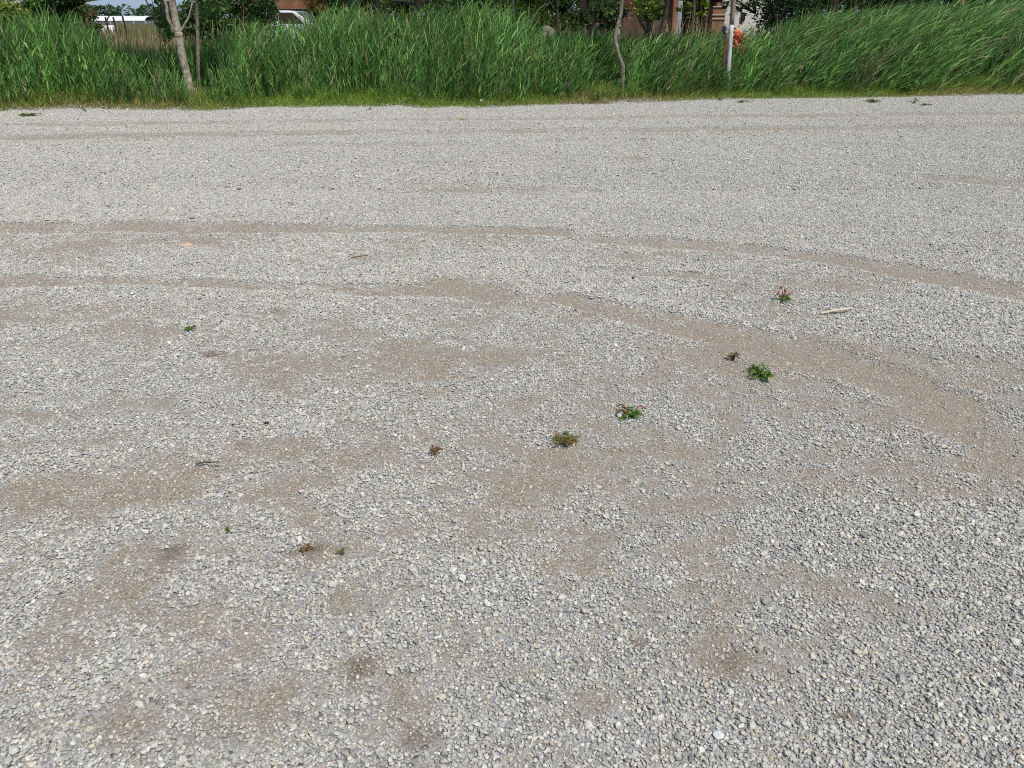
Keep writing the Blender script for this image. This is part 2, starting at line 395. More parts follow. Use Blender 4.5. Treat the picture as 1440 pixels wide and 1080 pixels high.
m1 = N(nt, 'Mix', data_type='RGBA'); nt.links.new(sm.outputs[0], m1.inputs[0]); nt.links.new(c1, m1.inputs[6]); nt.links.new(c2, m1.inputs[7])
soil = N(nt, 'ValToRGB'); soil.color_ramp.elements[0].color = (.05,.055,.022,1); soil.color_ramp.elements[1].color = (.17,.135,.07,1)
soil.color_ramp.elements[0].position = .35; soil.color_ramp.elements[1].position = .68; nt.links.new(nz.outputs['Fac'], soil.inputs[0])
m2 = N(nt, 'Mix', data_type='RGBA'); nt.links.new(sp.outputs[1], m2.inputs[0]); nt.links.new(m1.outputs[2], m2.inputs[6]); nt.links.new(soil.outputs[0], m2.inputs[7])
dm = N(nt, 'Mix', data_type='RGBA'); dm.inputs[7].default_value = (.085, .06, .04, 1); dk = N(nt, 'Math', operation='MULTIPLY'); dk.inputs[1].default_value = .6
nt.links.new(sp.outputs[2], dk.inputs[0]); nt.links.new(dk.outputs[0], dm.inputs[0]); nt.links.new(m2.outputs[2], dm.inputs[6])
nt.links.new(dm.outputs[2], b.inputs['Base Color']); b.inputs['Roughness'].default_value = .95; b.inputs['Specular IOR Level'].default_value = .15
bp = N(nt, 'Bump', Strength=.8, Distance=.004, invert=True); nt.links.new(v1.outputs['Distance'], bp.inputs['Height'])
bp2 = N(nt, 'Bump', Strength=.7, Distance=.003, invert=True); nt.links.new(v2.outputs['Distance'], bp2.inputs['Height']); nt.links.new(bp.outputs[0], bp2.inputs['Normal'])
wv = N(nt, 'TexWave', bands_direction='Y'); wv.inputs['Scale'].default_value = 7.0; wv.inputs['Distortion'].default_value = 9; wv.inputs['Detail'].default_value = 3; wv.inputs['Detail Scale'].default_value = .7
nt.links.new(tcn.outputs['Object'], wv.inputs['Vector'])      # faint tyre ripples where the ground is bare
wm = N(nt, 'Math', operation='MULTIPLY'); nt.links.new(sp.outputs[0], wm.inputs[0]); nt.links.new(wv.outputs['Fac'], wm.inputs[1])
wn = N(nt, 'TexNoise', Scale=1.3, Detail=3); nt.links.new(tcn.outputs['Object'], wn.inputs['Vector'])
wr = N(nt, 'MapRange'); wr.inputs[1].default_value = .5; wr.inputs[2].default_value = .66; nt.links.new(wn.outputs['Fac'], wr.inputs[0])
wm2 = N(nt, 'Math', operation='MULTIPLY'); nt.links.new(wm.outputs[0], wm2.inputs[0]); nt.links.new(wr.outputs[0], wm2.inputs[1]); wm = wm2
bp3 = N(nt, 'Bump', Strength=.35, Distance=.012); nt.links.new(wm.outputs[0], bp3.inputs['Height']); nt.links.new(bp2.outputs[0], bp3.inputs['Normal'])
nt.links.new(bp3.outputs[0], b.inputs['Normal'])
prop(mb.build('ground', m_ground, None, True), kind='structure')

# ------------------------------------------------------------------ loose gravel, three sizes of stone mesh by distance from the viewer's end
phi = (1 + 5 ** .5) / 2
ICO = np.array([(-1,phi,0),(1,phi,0),(-1,-phi,0),(1,-phi,0),(0,-1,phi),(0,1,phi),(0,-1,-phi),(0,1,-phi),(phi,0,-1),(phi,0,1),(-phi,0,-1),(-phi,0,1)], float)
ICO /= np.linalg.norm(ICO[0])
ICF = np.array([(0,11,5),(0,5,1),(0,1,7),(0,7,10),(0,10,11),(1,5,9),(5,11,4),(11,10,2),(10,7,6),(7,1,8),(3,9,4),(3,4,2),(3,2,6),(3,6,8),(3,8,9),(4,9,5),(2,4,11),(6,2,10),(8,6,7),(9,8,1)])
TOPV = np.array([(0,0,1)] + [(math.cos(k*2*math.pi/5)*.72, math.sin(k*2*math.pi/5)*.72, .55) for k in range(5)] + [(math.cos((k+.5)*2*math.pi/5)*1.05, math.sin((k+.5)*2*math.pi/5)*1.05, -.45) for k in range(5)])
TOPF = np.array([(0,1+k,1+(k+1)%5) for k in range(5)] + [(1+k,6+k,1+(k+1)%5) for k in range(5)] + [(6+k,6+(k+1)%5,1+(k+1)%5) for k in range(5)])
PYV = np.array([(.1,.1,.9),(-.3,0,.75)] + [(math.cos(k*2*math.pi/4+.4), math.sin(k*2*math.pi/4+.4), -.5) for k in range(4)])
PYF = np.array([(0,2,3),(0,3,1),(1,3,4),(1,4,5),(0,1,5),(0,5,2)])
PAL = np.array([(.45,.44,.41),(.52,.51,.47),(.38,.38,.365),(.32,.33,.335),(.60,.59,.55),(.58,.52,.40),(.48,.445,.365),(.20,.20,.195),(.41,.41,.39),(.47,.38,.29),(.35,.35,.30)])
PAL = (PAL * .76 + .24 * PAL.mean(0)) * np.array([1.0, 1.0, .985])
PALW = np.array([.17,.15,.15,.10,.09,.06,.08,.06,.09,.02,.03]); PALW = PALW / PALW.sum()
def strew(y0, y1, cell, r0, bv, bf, big=.004):
    ny_ = int((y1 - y0) / cell); out = []
    for k in range(ny_):
        y = y0 + (k + .5) * cell; w = .72 * y + 1.3
        x = np.arange(-w, w, cell); out.append(np.stack([x, np.full(len(x), y)], 1))
    p = np.concatenate(out); p += U(-.62, .62, p.shape) * cell
    x, y = p[:, 0], p[:, 1]
    d = dirt(x, y)
    fe = edge_y(x) + edge_n(x, y)
    keep = (U(0, 1, len(x)) > .66 * d) & ((y < fe - .03) | (U(0, 1, len(x)) < .25 * (y < fe + .2)))
    x, y, d = x[keep], y[keep], d[keep]; n = len(x)
    r = r0 * np.exp(rng.normal(size=n) * .33) * (1 - .30 * d) * (.88 + .3 * fbm(x * 1.3, y * 1.3, 91, 2))
    r = np.where(U(0, 1, n) < big, r0 * U(1.5, 2.0, n), r)
    V = bv[None] * (1 + U(-.32, .30, (n, len(bv), 1)))
    sc = np.stack([U(.8, 1.3, n), U(.72, 1.05, n), U(.42, .74, n)], 1) * r[:, None]
    V = V * sc[:, None]
    a = U(0, 2*np.pi, n); tx, ty = rng.normal(size=n) * .28, rng.normal(size=n) * .28
    ca, sa = np.cos(a)[:, None], np.sin(a)[:, None]
    vx, vy, vz = V[..., 0] * ca - V[..., 1] * sa, V[..., 0] * sa + V[..., 1] * ca, V[..., 2]
    vz, vx = vz + vx * tx[:, None], vx - vz * tx[:, None]
    vz, vy = vz + vy * ty[:, None], vy - vz * ty[:, None]
    z = ground_z(x, y) + r * .22 + U(0, .75, n) * r * (1 - .8 * d)
    V = np.stack([vx + x[:, None], vy + y[:, None], vz + z[:, None]], -1)
    Fa = bf[None] + (np.arange(n) * len(bv))[:, None, None]
    c = PAL[rng.choice(len(PAL), n, p=PALW)] * U(.82, 1.16, (n, 1))
    if y0 > 8: c = c * .8 + .2 * c.mean(0)
    tan = np.array([.42, .34, .26]); k = (.36 * d)[:, None]; c = c * (1 - k) + tan * k
    return V.reshape(-1, 3), Fa.reshape(-1, 3), np.repeat(c, len(bv), 0)
mb = MB()
mb.add(*strew(.75, 4.2, .0080, .0042, ICO, ICF, .006))
mb.add(*strew(4.2, 8.2, .0092, .0048, TOPV, TOPF, .003))
mb.add(*strew(8.2, 20.2,   .0155, .0076, PYV, PYF, .001))
prop(mb.build('gravel', M_stone), 'loose grey crushed stone strewn over the whole yard', 'gravel', kind='stuff')

# ------------------------------------------------------------------ wind-bent reed belt along the far edge of the yard
PXS = 1.102 * FPX
def pxof(x, y): return 720 + PXS * x / y
TOP = np.array([(-300,12),(0,20),(50,18),(100,24),(125,36),(145,50),(180,61),(235,62),(285,56),(320,40),(350,32),(400,26),(470,15),(540,13),(600,8),(690,7),(725,22),(745,42),(790,42),
  (835,42),(900,46),(1005,42),(1040,40),(1062,30),(1100,16),(1150,12),(1250,4),(1330,6),(1440,4),(1800,4)], float)
LEAN = np.array([(-300,.05),(500,.08),(700,.18),(850,.28),(1000,.34),(1080,.5),(1440,.55),(1800,.5)])
CLEAR = [(262, 16, 1.0), (279, 7, 1.0), (871, 8, .95), (1026, 9, 1.1), (1012, 10, 2.2)]   # px, half width, depth kept open
def reed_roots(n, d0, d1):
    x = U(-15, 15.5, n); d = d0 + (d1 - d0) * U(0, 1, n) ** .85; y = edge_y(x) + d
    px = pxof(x, y); ok = np.ones(n, bool)
    cap = np.full(n, 9.)
    for c, w, dd in CLEAR: cap = np.where((np.abs(px - c) < w) & (d < dd), .52, cap)
    clump = fbm(x * 1.1, y * 1.6, 301, 3)
    ok &= U(0, 1, n) < np.clip(.25 + 3.0 * (clump - .33), .08, 1)
    return x[ok], y[ok], d[ok], px[ok], cap[ok]
def reeds(n, d0, d1, cols, leafn, kind):
    mbr = MB()
    x, y, d, px, cap = reed_roots(n, d0, d1)
    n = len(x)
    ztop = CAM_H + (32 - np.interp(px, TOP[:, 0], TOP[:, 1])) * y / PXS
    ztop = ztop * (.40 + .60 * sstep(.0, 1.5, d)) * U(.78, 1.06, n) * (.9 + .2 * fbm(x * 1.5, y, 311, 2))
    lean = np.interp(px, LEAN[:, 0], LEAN[:, 1]) * U(.4, 1.5, n) + rng.normal(size=n) * .07
    z0 = ground_z(x, y); ztop = np.minimum(ztop, z0 + cap * U(.75, 1.15, n)); tall = cap > 1
    base = np.stack([x, y, z0], 1)
    dirn = np.stack([np.sin(lean) * .55, rng.normal(size=n) * .06 - .02, np.cos(lean)], 1)
    L = np.maximum(ztop - z0, .3) / np.cos(lean) * .86
    drp = np.stack([lean * .45, np.zeros(n), -lean * .12], 1)
    tone = cols[rng.integers(0, len(cols), n)] * (U(.6, 1.5, (n, 1)) * (.22 + 1.7 * fbm(x * 1.9, y * 2.2, 321, 3))[:, None])
    dead = U(0, 1, n) < .07
    tone[dead] = np.array([.30, .25, .15]) * U(.6, 1.1, (dead.sum(), 1))
    mbr.blades(base, dirn, L, U(.007, .012, n), drp, 5, tone * np.array([1.05, .95, .9]), taper=.4)
    dn = dirn / np.linalg.norm(dirn, axis=1)[:, None]
    for k in range(leafn):
        t = np.clip((k + U(0, 1, n)) / leafn * .92 + .08, 0, 1)
        p = base + dn * (L * t)[:, None] + drp * (L * t ** 2)[:, None]
        a = U(0, 2*np.pi, n); wind = lean * 1.15
        ld = np.stack([np.cos(a) * .42 + wind, np.sin(a) * .36, U(.8, 1.7, n) - wind * .15], 1)
        ll = U(.26, .62, n) * np.clip(L / 1.5, np.where(tall, .5, .3), 1.1)
        ld_drop = np.stack([.25 * wind + .06 * np.cos(a), .06 * np.sin(a), -U(.05, .42, n)], 1)
        shade = U(.75, 1.5, (n, 1))
        mbr.blades(p, ld, ll, U(.017, .034, n), ld_drop, 3, tone * shade, taper=.7)
    return mbr
GREENS = np.array([(.078,.176,.036), (.108,.216,.048), (.056,.134,.034), (.140,.250,.064), (.088,.188,.056)])
prop(reeds(16500, .38, 3.4, GREENS, 9, 0).build('reeds', M_reed), 'tall green reeds bending in the wind along the yard edge', 'reeds', kind='stuff')

# pale dead canes that stand behind the green reeds
mbd = MB()
for n, p0, p1, d0, d1, yt in ((260, 872, 992, 2.9, 3.6, 21), (320, 138, 250, 2.8, 4.5, 40), (60, 740, 870, 3.0, 3.8, 36), (120, 250, 640, 2.2, 3.4, 24), (80, 1180, 1440, 2.4, 3.2, 12)):
    px = U(p0, p1, n); y = 18.5 + U(d0, d1, n) - .5; x = (px - 720) * y / PXS; y = edge_y(x) + U(d0, d1, n); x = (px - 720) * y / PXS
    zt = CAM_H + (32 - yt + rng.normal(size=n) * 9) * y / PXS
    z0 = ground_z(x, y)
    d = np.stack([rng.normal(size=n) * .10 + .05, rng.normal(size=n) * .1, np.ones(n)], 1)
    mbd.blades(np.stack([x, y, z0], 1), d, np.maximum(zt - z0, .4), U(.012, .022, n), np.stack([U(-.05, .12, n), np.zeros(n), -U(0, .06, n)], 1), 4,
               np.array([.46, .36, .21]) * U(.6, 1.2, (n, 1)), taper=.3)
prop(mbd.build('dry_reeds', M_dry), 'pale dead reed canes standing among and behind the green reeds', 'dry reeds', kind='stuff')

# short grass of the verge, with dry straw in places
def dryness(px):
    return np.interp(px, [-300, 0, 60, 200, 290, 340, 640, 780, 815, 935, 960, 1050, 1150, 1270, 1330, 1400, 1440, 1800], [.6,.5,.8,.75,.25,.04,.06,.22,.8,.75,.4,.06,.08,.2,.65,.6,.4,.3])
mbg = MB()
n = 140000
x = U(-15, 15.5, n); d = U(0, 1, n) ** .9 * 2.1 - .35; y = edge_y(x) + d; px = pxof(x, y)
lump = fbm(x * 1.6, y * 2.2, 401, 4)
keep = (U(0, 1, n) < np.maximum(sstep(-.06, .2, d - edge_n(x, y)), .035)) & (U(0, 1, n) < np.clip(1.15 - dryness(px) * (.4 + 1.1 * lump) * (d < .6), .1, 1))
x, y, d, px, lump = x[keep], y[keep], d[keep], px[keep], lump[keep]; n = len(x)
ln = (.045 + .28 * sstep(-.05, 1.1, d)) * U(.5, 1.35, n) * (.55 + lump)
a = U(0, 2*np.pi, n); lw = np.interp(px, LEAN[:, 0], LEAN[:, 1])
dr = np.stack([np.cos(a) * .45 + lw * .7, np.sin(a) * .45, np.ones(n)], 1)
g = np.array([(.25,.38,.06), (.19,.33,.06), (.30,.39,.07), (.16,.28,.055)])[rng.integers(0, 4, n)] * U(.7, 1.25, (n, 1)) * (.7 + .55 * lump)[:, None]
isdry = U(0, 1, n) < dryness(px) * np.clip(1.1 - d * .85, .1, 1) * .8
g[isdry] = np.array([(.50,.34,.16), (.42,.27,.12), (.55,.42,.24)])[rng.integers(0, 3, isdry.sum())] * U(.6, 1.15, (isdry.sum(), 1))
mbg.blades(np.stack([x, y, ground_z(x, y) - .01], 1), dr, ln, U(.006, .014, n), np.stack([lw * .3 + .1 * np.cos(a), .1 * np.sin(a), -U(.05, .45, n)], 1), 3, g)
prop(mbg.build('verge_grass', M_grass), 'short green grass with dry straw between gravel and reeds', 'grass', kind='stuff')

# rough meadow behind the reeds
mbm = MB(); n = 26000
y = 22.5 + U(0, 1, n) ** 1.8 * 60; x = U(-.75, .75, n) * y - 2
z = ground_z(x, y); a = U(0, 2*np.pi, n)
c = np.array([(.09,.15,.04), (.20,.19,.08), (.13,.17,.05), (.30,.25,.13)])[rng.integers(0, 4, n)] * U(.7, 1.2, (n, 1))
mbm.blades(np.stack([x, y, z], 1), np.stack([np.cos(a) * .4, np.sin(a) * .4, np.ones(n)], 1), U(.25, .7, n), U(.02, .05, n) * (y / 30), np.stack([np.zeros(n), np.zeros(n), -U(.05, .3, n)], 1), 2, c)
prop(mbm.build('meadow_grass', M_grass), 'rough green and straw coloured meadow beyond the reeds', 'grass', kind='stuff')

mbc = MB(); n = 15000; y = U(85, 150, n); x = (U(40, 330, n) - 720) * y / PXS; a = U(0, 2*np.pi, n)
c = np.array([(.20,.20,.08), (.14,.18,.06), (.30,.26,.14)])[rng.integers(0, 3, n)] * U(.75, 1.2, (n, 1))
mbc.blades(np.stack([x, y, ground_z(x, y) - .05], 1), np.stack([np.cos(a) * .2, np.sin(a) * .2, np.ones(n)], 1), U(1.2, 1.7, n), U(.1, .22, n), np.stack([np.zeros(n), np.zeros(n), -U(.02, .15, n)], 1), 2, c)
prop(mbc.build('tall_crop', M_grass), 'tall straw coloured crop field in front of the greenhouse', 'crop', kind='stuff')

# ------------------------------------------------------------------ trees and bushes
def spline(P, k=6):
    P = np.asarray(P, float); Q = np.concatenate([[2*P[0]-P[1]], P, [2*P[-1]-P[-2]]]); out = []
    for i in range(1, len(Q) - 2):
        for t in np.linspace(0, 1, k, endpoint=False):
            a, b, c, d = Q[i-1], Q[i], Q[i+1], Q[i+2]
            out.append(.5*((2*b)+(-a+c)*t+(2*a-5*b+4*c-d)*t*t+(-a+3*b-3*c+d)*t**3))
    out.append(Q[-2]); return np.array(out)
def pxpath(pts, Y, up=None):
    """photo points on a stem standing at distance Y, first one dropped to the ground"""
    P = [at(*p, Y) for p in pts]
    g0 = P[0].copy(); g0[2] = float(ground_z(np.array([g0[0]]), np.array([Y]))[0]) - .05
    if P[0][2] > g0[2] + .12: P = [g0 + (np.array([P[0][0] - P[1][0], 0, 0]) * .3)] + P
    else: P[0] = g0
    if up is not None:
        q = P[-1]; P = P + [q + np.array(u) for u in up]
    return P
def tree(name, label, Y, stems, crown, barkc, leafc, group=None, cat='tree', leaf=.085):
    """stems: list of (photo points, base radius, tip radius, extra points up); crown: list of (centre, radii, clumps, per clump)"""
    paths = [pxpath(p, Y, u) if k == 0 else [at(*q, Y) for q in p] + ([at(*p[-1], Y) + np.array(w) for w in u] if u else []) for k, (p, r0, r1, u) in enumerate(stems)]
    root = empty(name, tuple(paths[0][0] + np.array([0, 0, .05])), label, cat, group)
    mt = MB()
    for P, (p, r0, r1, u) in zip(paths, stems):
        Q = spline(P, 6); n = len(Q)
        rr = np.linspace(r0, r1, n) * (1 + .025 * np.sin(np.arange(n) * 1.7)); 
        mt.tube(Q, rr, 10, np.array(barkc) * U(.75, 1.2, (n * 10, 1)), .08)
    tips = [P[-1] for P in paths]
    for c, r, cl, per in crown:
        c = np.array(c)
        t = tips[rng.integers(0, len(tips))]
        for k in range(5):
            e = c + rng.normal(size=3) * np.array(r) * .45
            mt.tube(spline([t - np.array([0, 0, .25]), (t + e) / 2 + rng.normal(size=3) * .08, e], 4), np.linspace(.028, .006, 9), 6, np.array(barkc) * .8)
    part(mt, 'trunk', M_bark, root, True)
    mc = MB()
    for c, r, cl, per in crown: foliage(mc, c, r, cl, per, leaf, leafc)
    part(mc, 'crown', M_leaf, root)
    return root
def bush(name, label, Y, px, py, rx, rz, cols, clumps=70, per=45, leaf=.075, ry=None, cat='bush', group=None, spread=.2):
    c = at(px, py, Y); k = Y / PXS
    r = np.array([rx * k, ry or rx * k * .7, rz * k])
    g0 = float(ground_z(np.array([c[0]]), np.array([Y]))[0])
    root = empty(name, (c[0], Y, g0), label, cat, group)
    ms = MB()
    for q in range(6):
        e = c + rng.normal(size=3) * r * .4
        b0 = np.array([c[0] + U(-.12, .12), Y + U(-.12, .12), g0 - .05])
        ms.tube(spline([b0, (b0 + e) / 2 + rng.normal(size=3) * .08, e], 4), np.linspace(.03, .008, 9), 6, (.12, .095, .07))
    part(ms, 'stem', M_bark, root, True)
    mc = MB(); foliage(mc, c, r, clumps, per, leaf, cols, spread, .35, zmin=g0 + .05)
    part(mc, 'foliage', M_leaf, root)
    return root
DKG = np.array([(.022,.048,.015), (.040,.082,.024), (.060,.115,.032)])
MDG = np.array([(.075,.155,.03), (.105,.195,.04), (.05,.11,.026)])
YLG = np.array([(.22,.30,.045), (.15,.24,.035), (.27,.32,.06), (.11,.19,.03)])
BARK = (.37, .315, .235); DBARK = (.055, .045, .04)
yA = edge_y(-6.8) + 1.1
a = at(243, 0, yA)
tree('grey_tree', 'grey forked tree trunk leaning left in front of the reeds', yA,
     [([(264,112),(259,90),(254,66),(251,45)], .088, .078, None), ([(252,52),(248.5,36),(244,14),(240,-6)], .076, .06, [(-.15,0,.6),(-.3,.1,1.5),(-.2,.2,2.4)]),
      ([(250,50),(243,38),(236,24),(233,4)], .04, .028, [(-.15,0,.6),(-.5,-.1,1.5)]), ([(253,46),(261,32),(266,22)], .024, .014, [(.2,.05,.5)])],
     [(a + np.array([-.1,0,1.7]), (1.2,.9,1.1), 60, 45), (at(231,20,yA+.5), (.16,.2,.42), 14, 26), (at(232,30,yA+.3), (.07,.2,.4), 7, 22)], BARK, MDG, 'young trees growing in the reed belt')
a = at(278, 0, yA + .05)
tree('slim_tree', 'slim straight grey sapling just right of the forked trunk', yA + .05,
     [([(279,110),(278.5,70),(278,35),(276,-5)], .042, .034, [(0,0,.7),(.1,.1,1.7)])],
     [(a + np.array([.2,0,1.2]), (.8,.7,.9), 40, 40), (at(296,12,yA+.2), (.4,.3,.2), 14, 26)], (.21,.18,.13), MDG, 'young trees growing in the reed belt')
yB = edge_y(2.4) + .95
a = at(874, 0, yB)
tree('curved_tree', 'slender sapling with a bowed grey trunk rising from reeds', yB,
     [([(876,98),(873,86),(868,70),(865,52),(869,34),(873,18),(875,-5)], .046, .04, [(.05,0,.6),(-.1,.1,1.6)])],
     [(a + np.array([0,0,1.35]), (.9,.8,.95), 45, 40), (at(852,10,yB), (.3,.25,.18), 10, 22)], (.25,.225,.17), MDG, 'young trees growing in the reed belt')
a = at(936, 0, yB + 1.2)
tree('forked_tree', 'dark forked tree splitting into a V above the reeds', yB + 1.2,
     [([(925,84),(925,70),(926,60)], .075, .062, None), ([(925,62),(929,48),(934,30),(938,10),(940,-8)], .062, .05, [(.1,0,.7),(.2,.1,1.7)]), ([(924,62),(919,50),(915,38),(911,30)], .032, .022, None)],
     [(a + np.array([.1,0,1.5]), (1.1,.9,1.0), 55, 42), (at(908,12,yB+1.3), (.34,.3,.28), 22, 30), (at(918,24,yB+1.3), (.15,.15,.12), 8, 20)], (.12,.105,.08), YLG * .8, 'young trees growing in the reed belt')
a = at(976, 0, yB + 1.1)
tree('thin_tree', 'thin brown sapling left of the white post', yB + 1.1,
     [([(965,84),(969,66),(973,45),(976,20),(977,-5)], .028, .026, [(.05,0,.6),(.1,.05,1.4)])],
     [(a + np.array([0,0,1.2]), (.75,.7,.8), 36, 36), (at(966,12,yB+1.2), (.22,.2,.12), 9, 22), (at(986,12,yB+1.2), (.18,.2,.16), 9, 22)], (.15,.12,.085), YLG * .75, 'young trees growing in the reed belt')

BT = 'dark trees behind the reed belt'
def btree(px, Y, w, label, bark, lean=0, extra=None, crown=None, leafc=DKG, name='tree'):
    a = at(px + lean, -5, Y)
    st = [([(px, 60), (px + lean * .4, 30), (px + lean, -5)], w * Y / PXS * .55, w * Y / PXS * .42, [(lean * .01, 0, .8), (lean * .02, .1, 2.0)])] + (extra or [])
    return tree(name, label, Y, st, [(a + np.array([0,.2,2.0]), (1.5,1.3,1.3), 60, 40)] + (crown or []), bark, leafc, BT, leaf=.11)
btree(495, 23.5, 9, 'dark trunk rising above reeds, left of the pair', DBARK, 1, None, [(at(483,3,24), (.4,.4,.35), 16, 30)])
btree(527, 24.5, 10, 'grey dark trunk right of its close twin', (.085,.075,.07), 3, None, [(at(512,2,25), (.4,.4,.3), 14, 30)])
btree(587, 22.8, 12, 'dark thick trunk with one branch arching left over the reeds', (.04,.03,.028), 2,
      [([(586,14),(580,5),(566,2),(552,3),(545,8),(541,18),(539,40)], .035, .02, None), ([(587,12),(594,5),(604,-4)], .06, .045, [(.3,0,.5)])], [(at(566,10,23.5), (.3,.3,.2), 9, 18)])
btree(784, 23.5, 5, 'small dark tree with bushy head right of the yellow green bush', DBARK, -1, [([(783,18),(775,6),(768,-4)], .03, .02, None), ([(800,20),(803,8),(804,-5)], .025, .02, None)], [(at(785,5,23.8), (.3,.3,.22), 20, 36)])
btree(830, 24.5, 11, 'broad dark trunk in front of the brown house', (.03,.026,.024), 1, None, [(at(850,10,25.2), (.5,.5,.42), 36, 36)])
btree(1170, 24, 14, 'tan brown trunk right of the dark leafy tree', (.17,.125,.07), 3, None, [(at(1140,2,24.5), (.6,.5,.35), 30, 30)])
btree(1202, 23.5, 4, 'thin dark stem between two tan trunks', (.10,.085,.06), 1, None, [(at(1225,0,24), (.6,.5,.25), 26, 30)])
btree(1268, 25, 7, 'brown trunk above the leaning reeds at right', (.12,.085,.055), 2, None, [(at(1290,-4,25), (.7,.5,.25), 26, 30)])
a = at(1100, -2, 22.6)
tree('dark_leafy_tree', 'dark leafy tree with low spreading branches right of the post', 22.6,
     [([(1098,60),(1092,30),(1084,8),(1080,-8)], .07, .05, [(-.1,0,.8)]), ([(1092,28),(1106,12),(1120,-4)], .04, .025, [(.4,.1,.6)]), ([(1090,30),(1076,16),(1064,4)], .025, .015, None)],
     [(a + np.array([-.1,0,.25]), (1.15,.9,.55), 80, 40), (a + np.array([0,.2,1.8]), (1.6,1.2,1.3), 80, 40), (at(1040,4,22.4), (.45,.4,.2), 14, 18)], DBARK, DKG * 1.1, BT, leaf=.085)

SB = 'shrubs behind the reeds'
bush('shady_bush', 'shady dark bush filling the space right of the slim sapling', 22.5, 285, 26, 34, 34, DKG, 60, 45, .085, group=SB)
bush('edge_bush', 'mid green bush hiding the rear of the white van', 21.8, 376, 18, 14, 22, MDG * .7, 50, 45, .08, group=SB)
bush('right_bush', 'dark bush in front of the end of the white house', 24.5, 1115, 20, 56, 26, DKG, 90, 45, .09, group=SB)
bush('yellow_bush', 'yellow green bush left of a small dark tree', 25, 748, 12, 26, 34, YLG, 80, 45, .09, group=SB)
bush('dark_bush', 'large dark leafy bush behind the grey sapling', 21.2, 335, 18, 52, 40, DKG, 110, 45, .085, group=SB)
bush('broadleaf_bush', 'mid green broadleaf shrub low in front of the dark bush', 20.6, 330, 44, 40, 18, MDG * .8, 50, 40, .10, group=SB)
bush('pale_bush', 'pale yellow green shrub at the far left', 21, 12, 30, 34, 26, YLG * .85, 60, 45, .08, group=SB)
bush('feathery_bush', 'feathery light green shrub between pale and dark shrubs', 21.3, 52, 16, 18, 26, MDG * 1.3, 40, 45, .07, group=SB)
bush('black_green_bush', 'nearly black green shrub left of the open gap', 21.6, 92, 8, 32, 26, DKG * .8, 80, 45, .085, group=SB)
bush('rusty_bush', 'olive and rust tinted shrub beside the open gap', 21, 124, 30, 13, 22, np.array([(.10,.13,.03), (.15,.11,.045), (.06,.11,.025)]), 36, 40, .065, group=SB)
bush('gap_bush', 'dark upright shrub on the right side of the gap', 20.4, 229, 38, 7, 26, DKG * 1.2, 30, 34, .06, group=SB)
bush('climber_bush', 'fresh green shrub against the brown house wall', 25.6, 913, 12, 20, 20, YLG * .8, 36, 36, .08, group=SB)
bush('rust_climber', 'orange tinted creeper beside the garage opening', 25.5, 450, 8, 22, 16, np.array([(.22,.14,.04), (.10,.13,.03), (.28,.15,.05)]), 36, 36, .08, group=SB)
bush('house_shrub', 'dark shrub at the foot of the brown house', 25.9, 858, 22, 22, 20, DKG, 40, 36, .08, group=SB)
bush('wall_shrub', 'low grey green shrub beside the pink gravel bank', 24.5, 812, 30, 22, 12, MDG * .7, 36, 36, .07, group=SB)
FT = 'leafy trees far behind the houses'
for px, Y, h, lab, cols in ((520, 44, 5.5, 'pale green round tree behind the twin dark trunks', YLG * .8), (565, 47, 6, 'light yellow green tree behind the arched branch', YLG), (640, 43, 6.5, 'mid green tree hidden behind the tallest reeds', MDG),
                            (705, 48, 6, 'mid green tree left behind the yellow bush', MDG), (600, 52, 7, 'dark tree far behind the arched branch', DKG * 1.4), (668, 53, 7, 'dark tree far behind the tallest reeds', DKG * 1.4), (745, 54, 7, 'dark tree far behind the yellow bush', DKG * 1.4), (835, 52, 7, 'dark tree far behind the broad dark trunk', DKG), (1165, 46, 7, 'dark tree far behind the tan trunk', DKG), (1255, 47, 8, 'dark tree far behind the brown trunk at right', DKG), (1345, 47, 8, 'dark tree far behind the brown square post', DKG), (1450, 46, 8, 'dark tree far behind the right end of the reeds', DKG), (790, 46, 7, 'bright green tree behind the small dark tree', YLG * .8), (1215, 40, 7, 'dark tree behind the tan trunks', DKG),
                            (1300, 41, 7, 'dark tree behind the brown trunk at right', DKG), (1400, 39, 6, 'dark tree at the far right above the reeds', DKG * 1.2)):
    c = at(px, 32, Y)
    root = empty('leafy_tree', (c[0], Y, 0), lab, 'tree', FT)
    mt = MB(); mt.tube(spline([(c[0], Y, -.1), (c[0] + .1, Y, 1.2), (c[0], Y, h * .55)], 5), np.linspace(.17, .08, 11), 9, (.12, .10, .08), .08); part(mt, 'trunk', M_bark, root, True)
    mc = MB(); foliage(mc, (c[0], Y, h * .56), (2.5, 1.9, h * .5), 130, 45, .2, cols, .2, .4, zmin=.3); part(mc, 'crown', M_leaf, root)

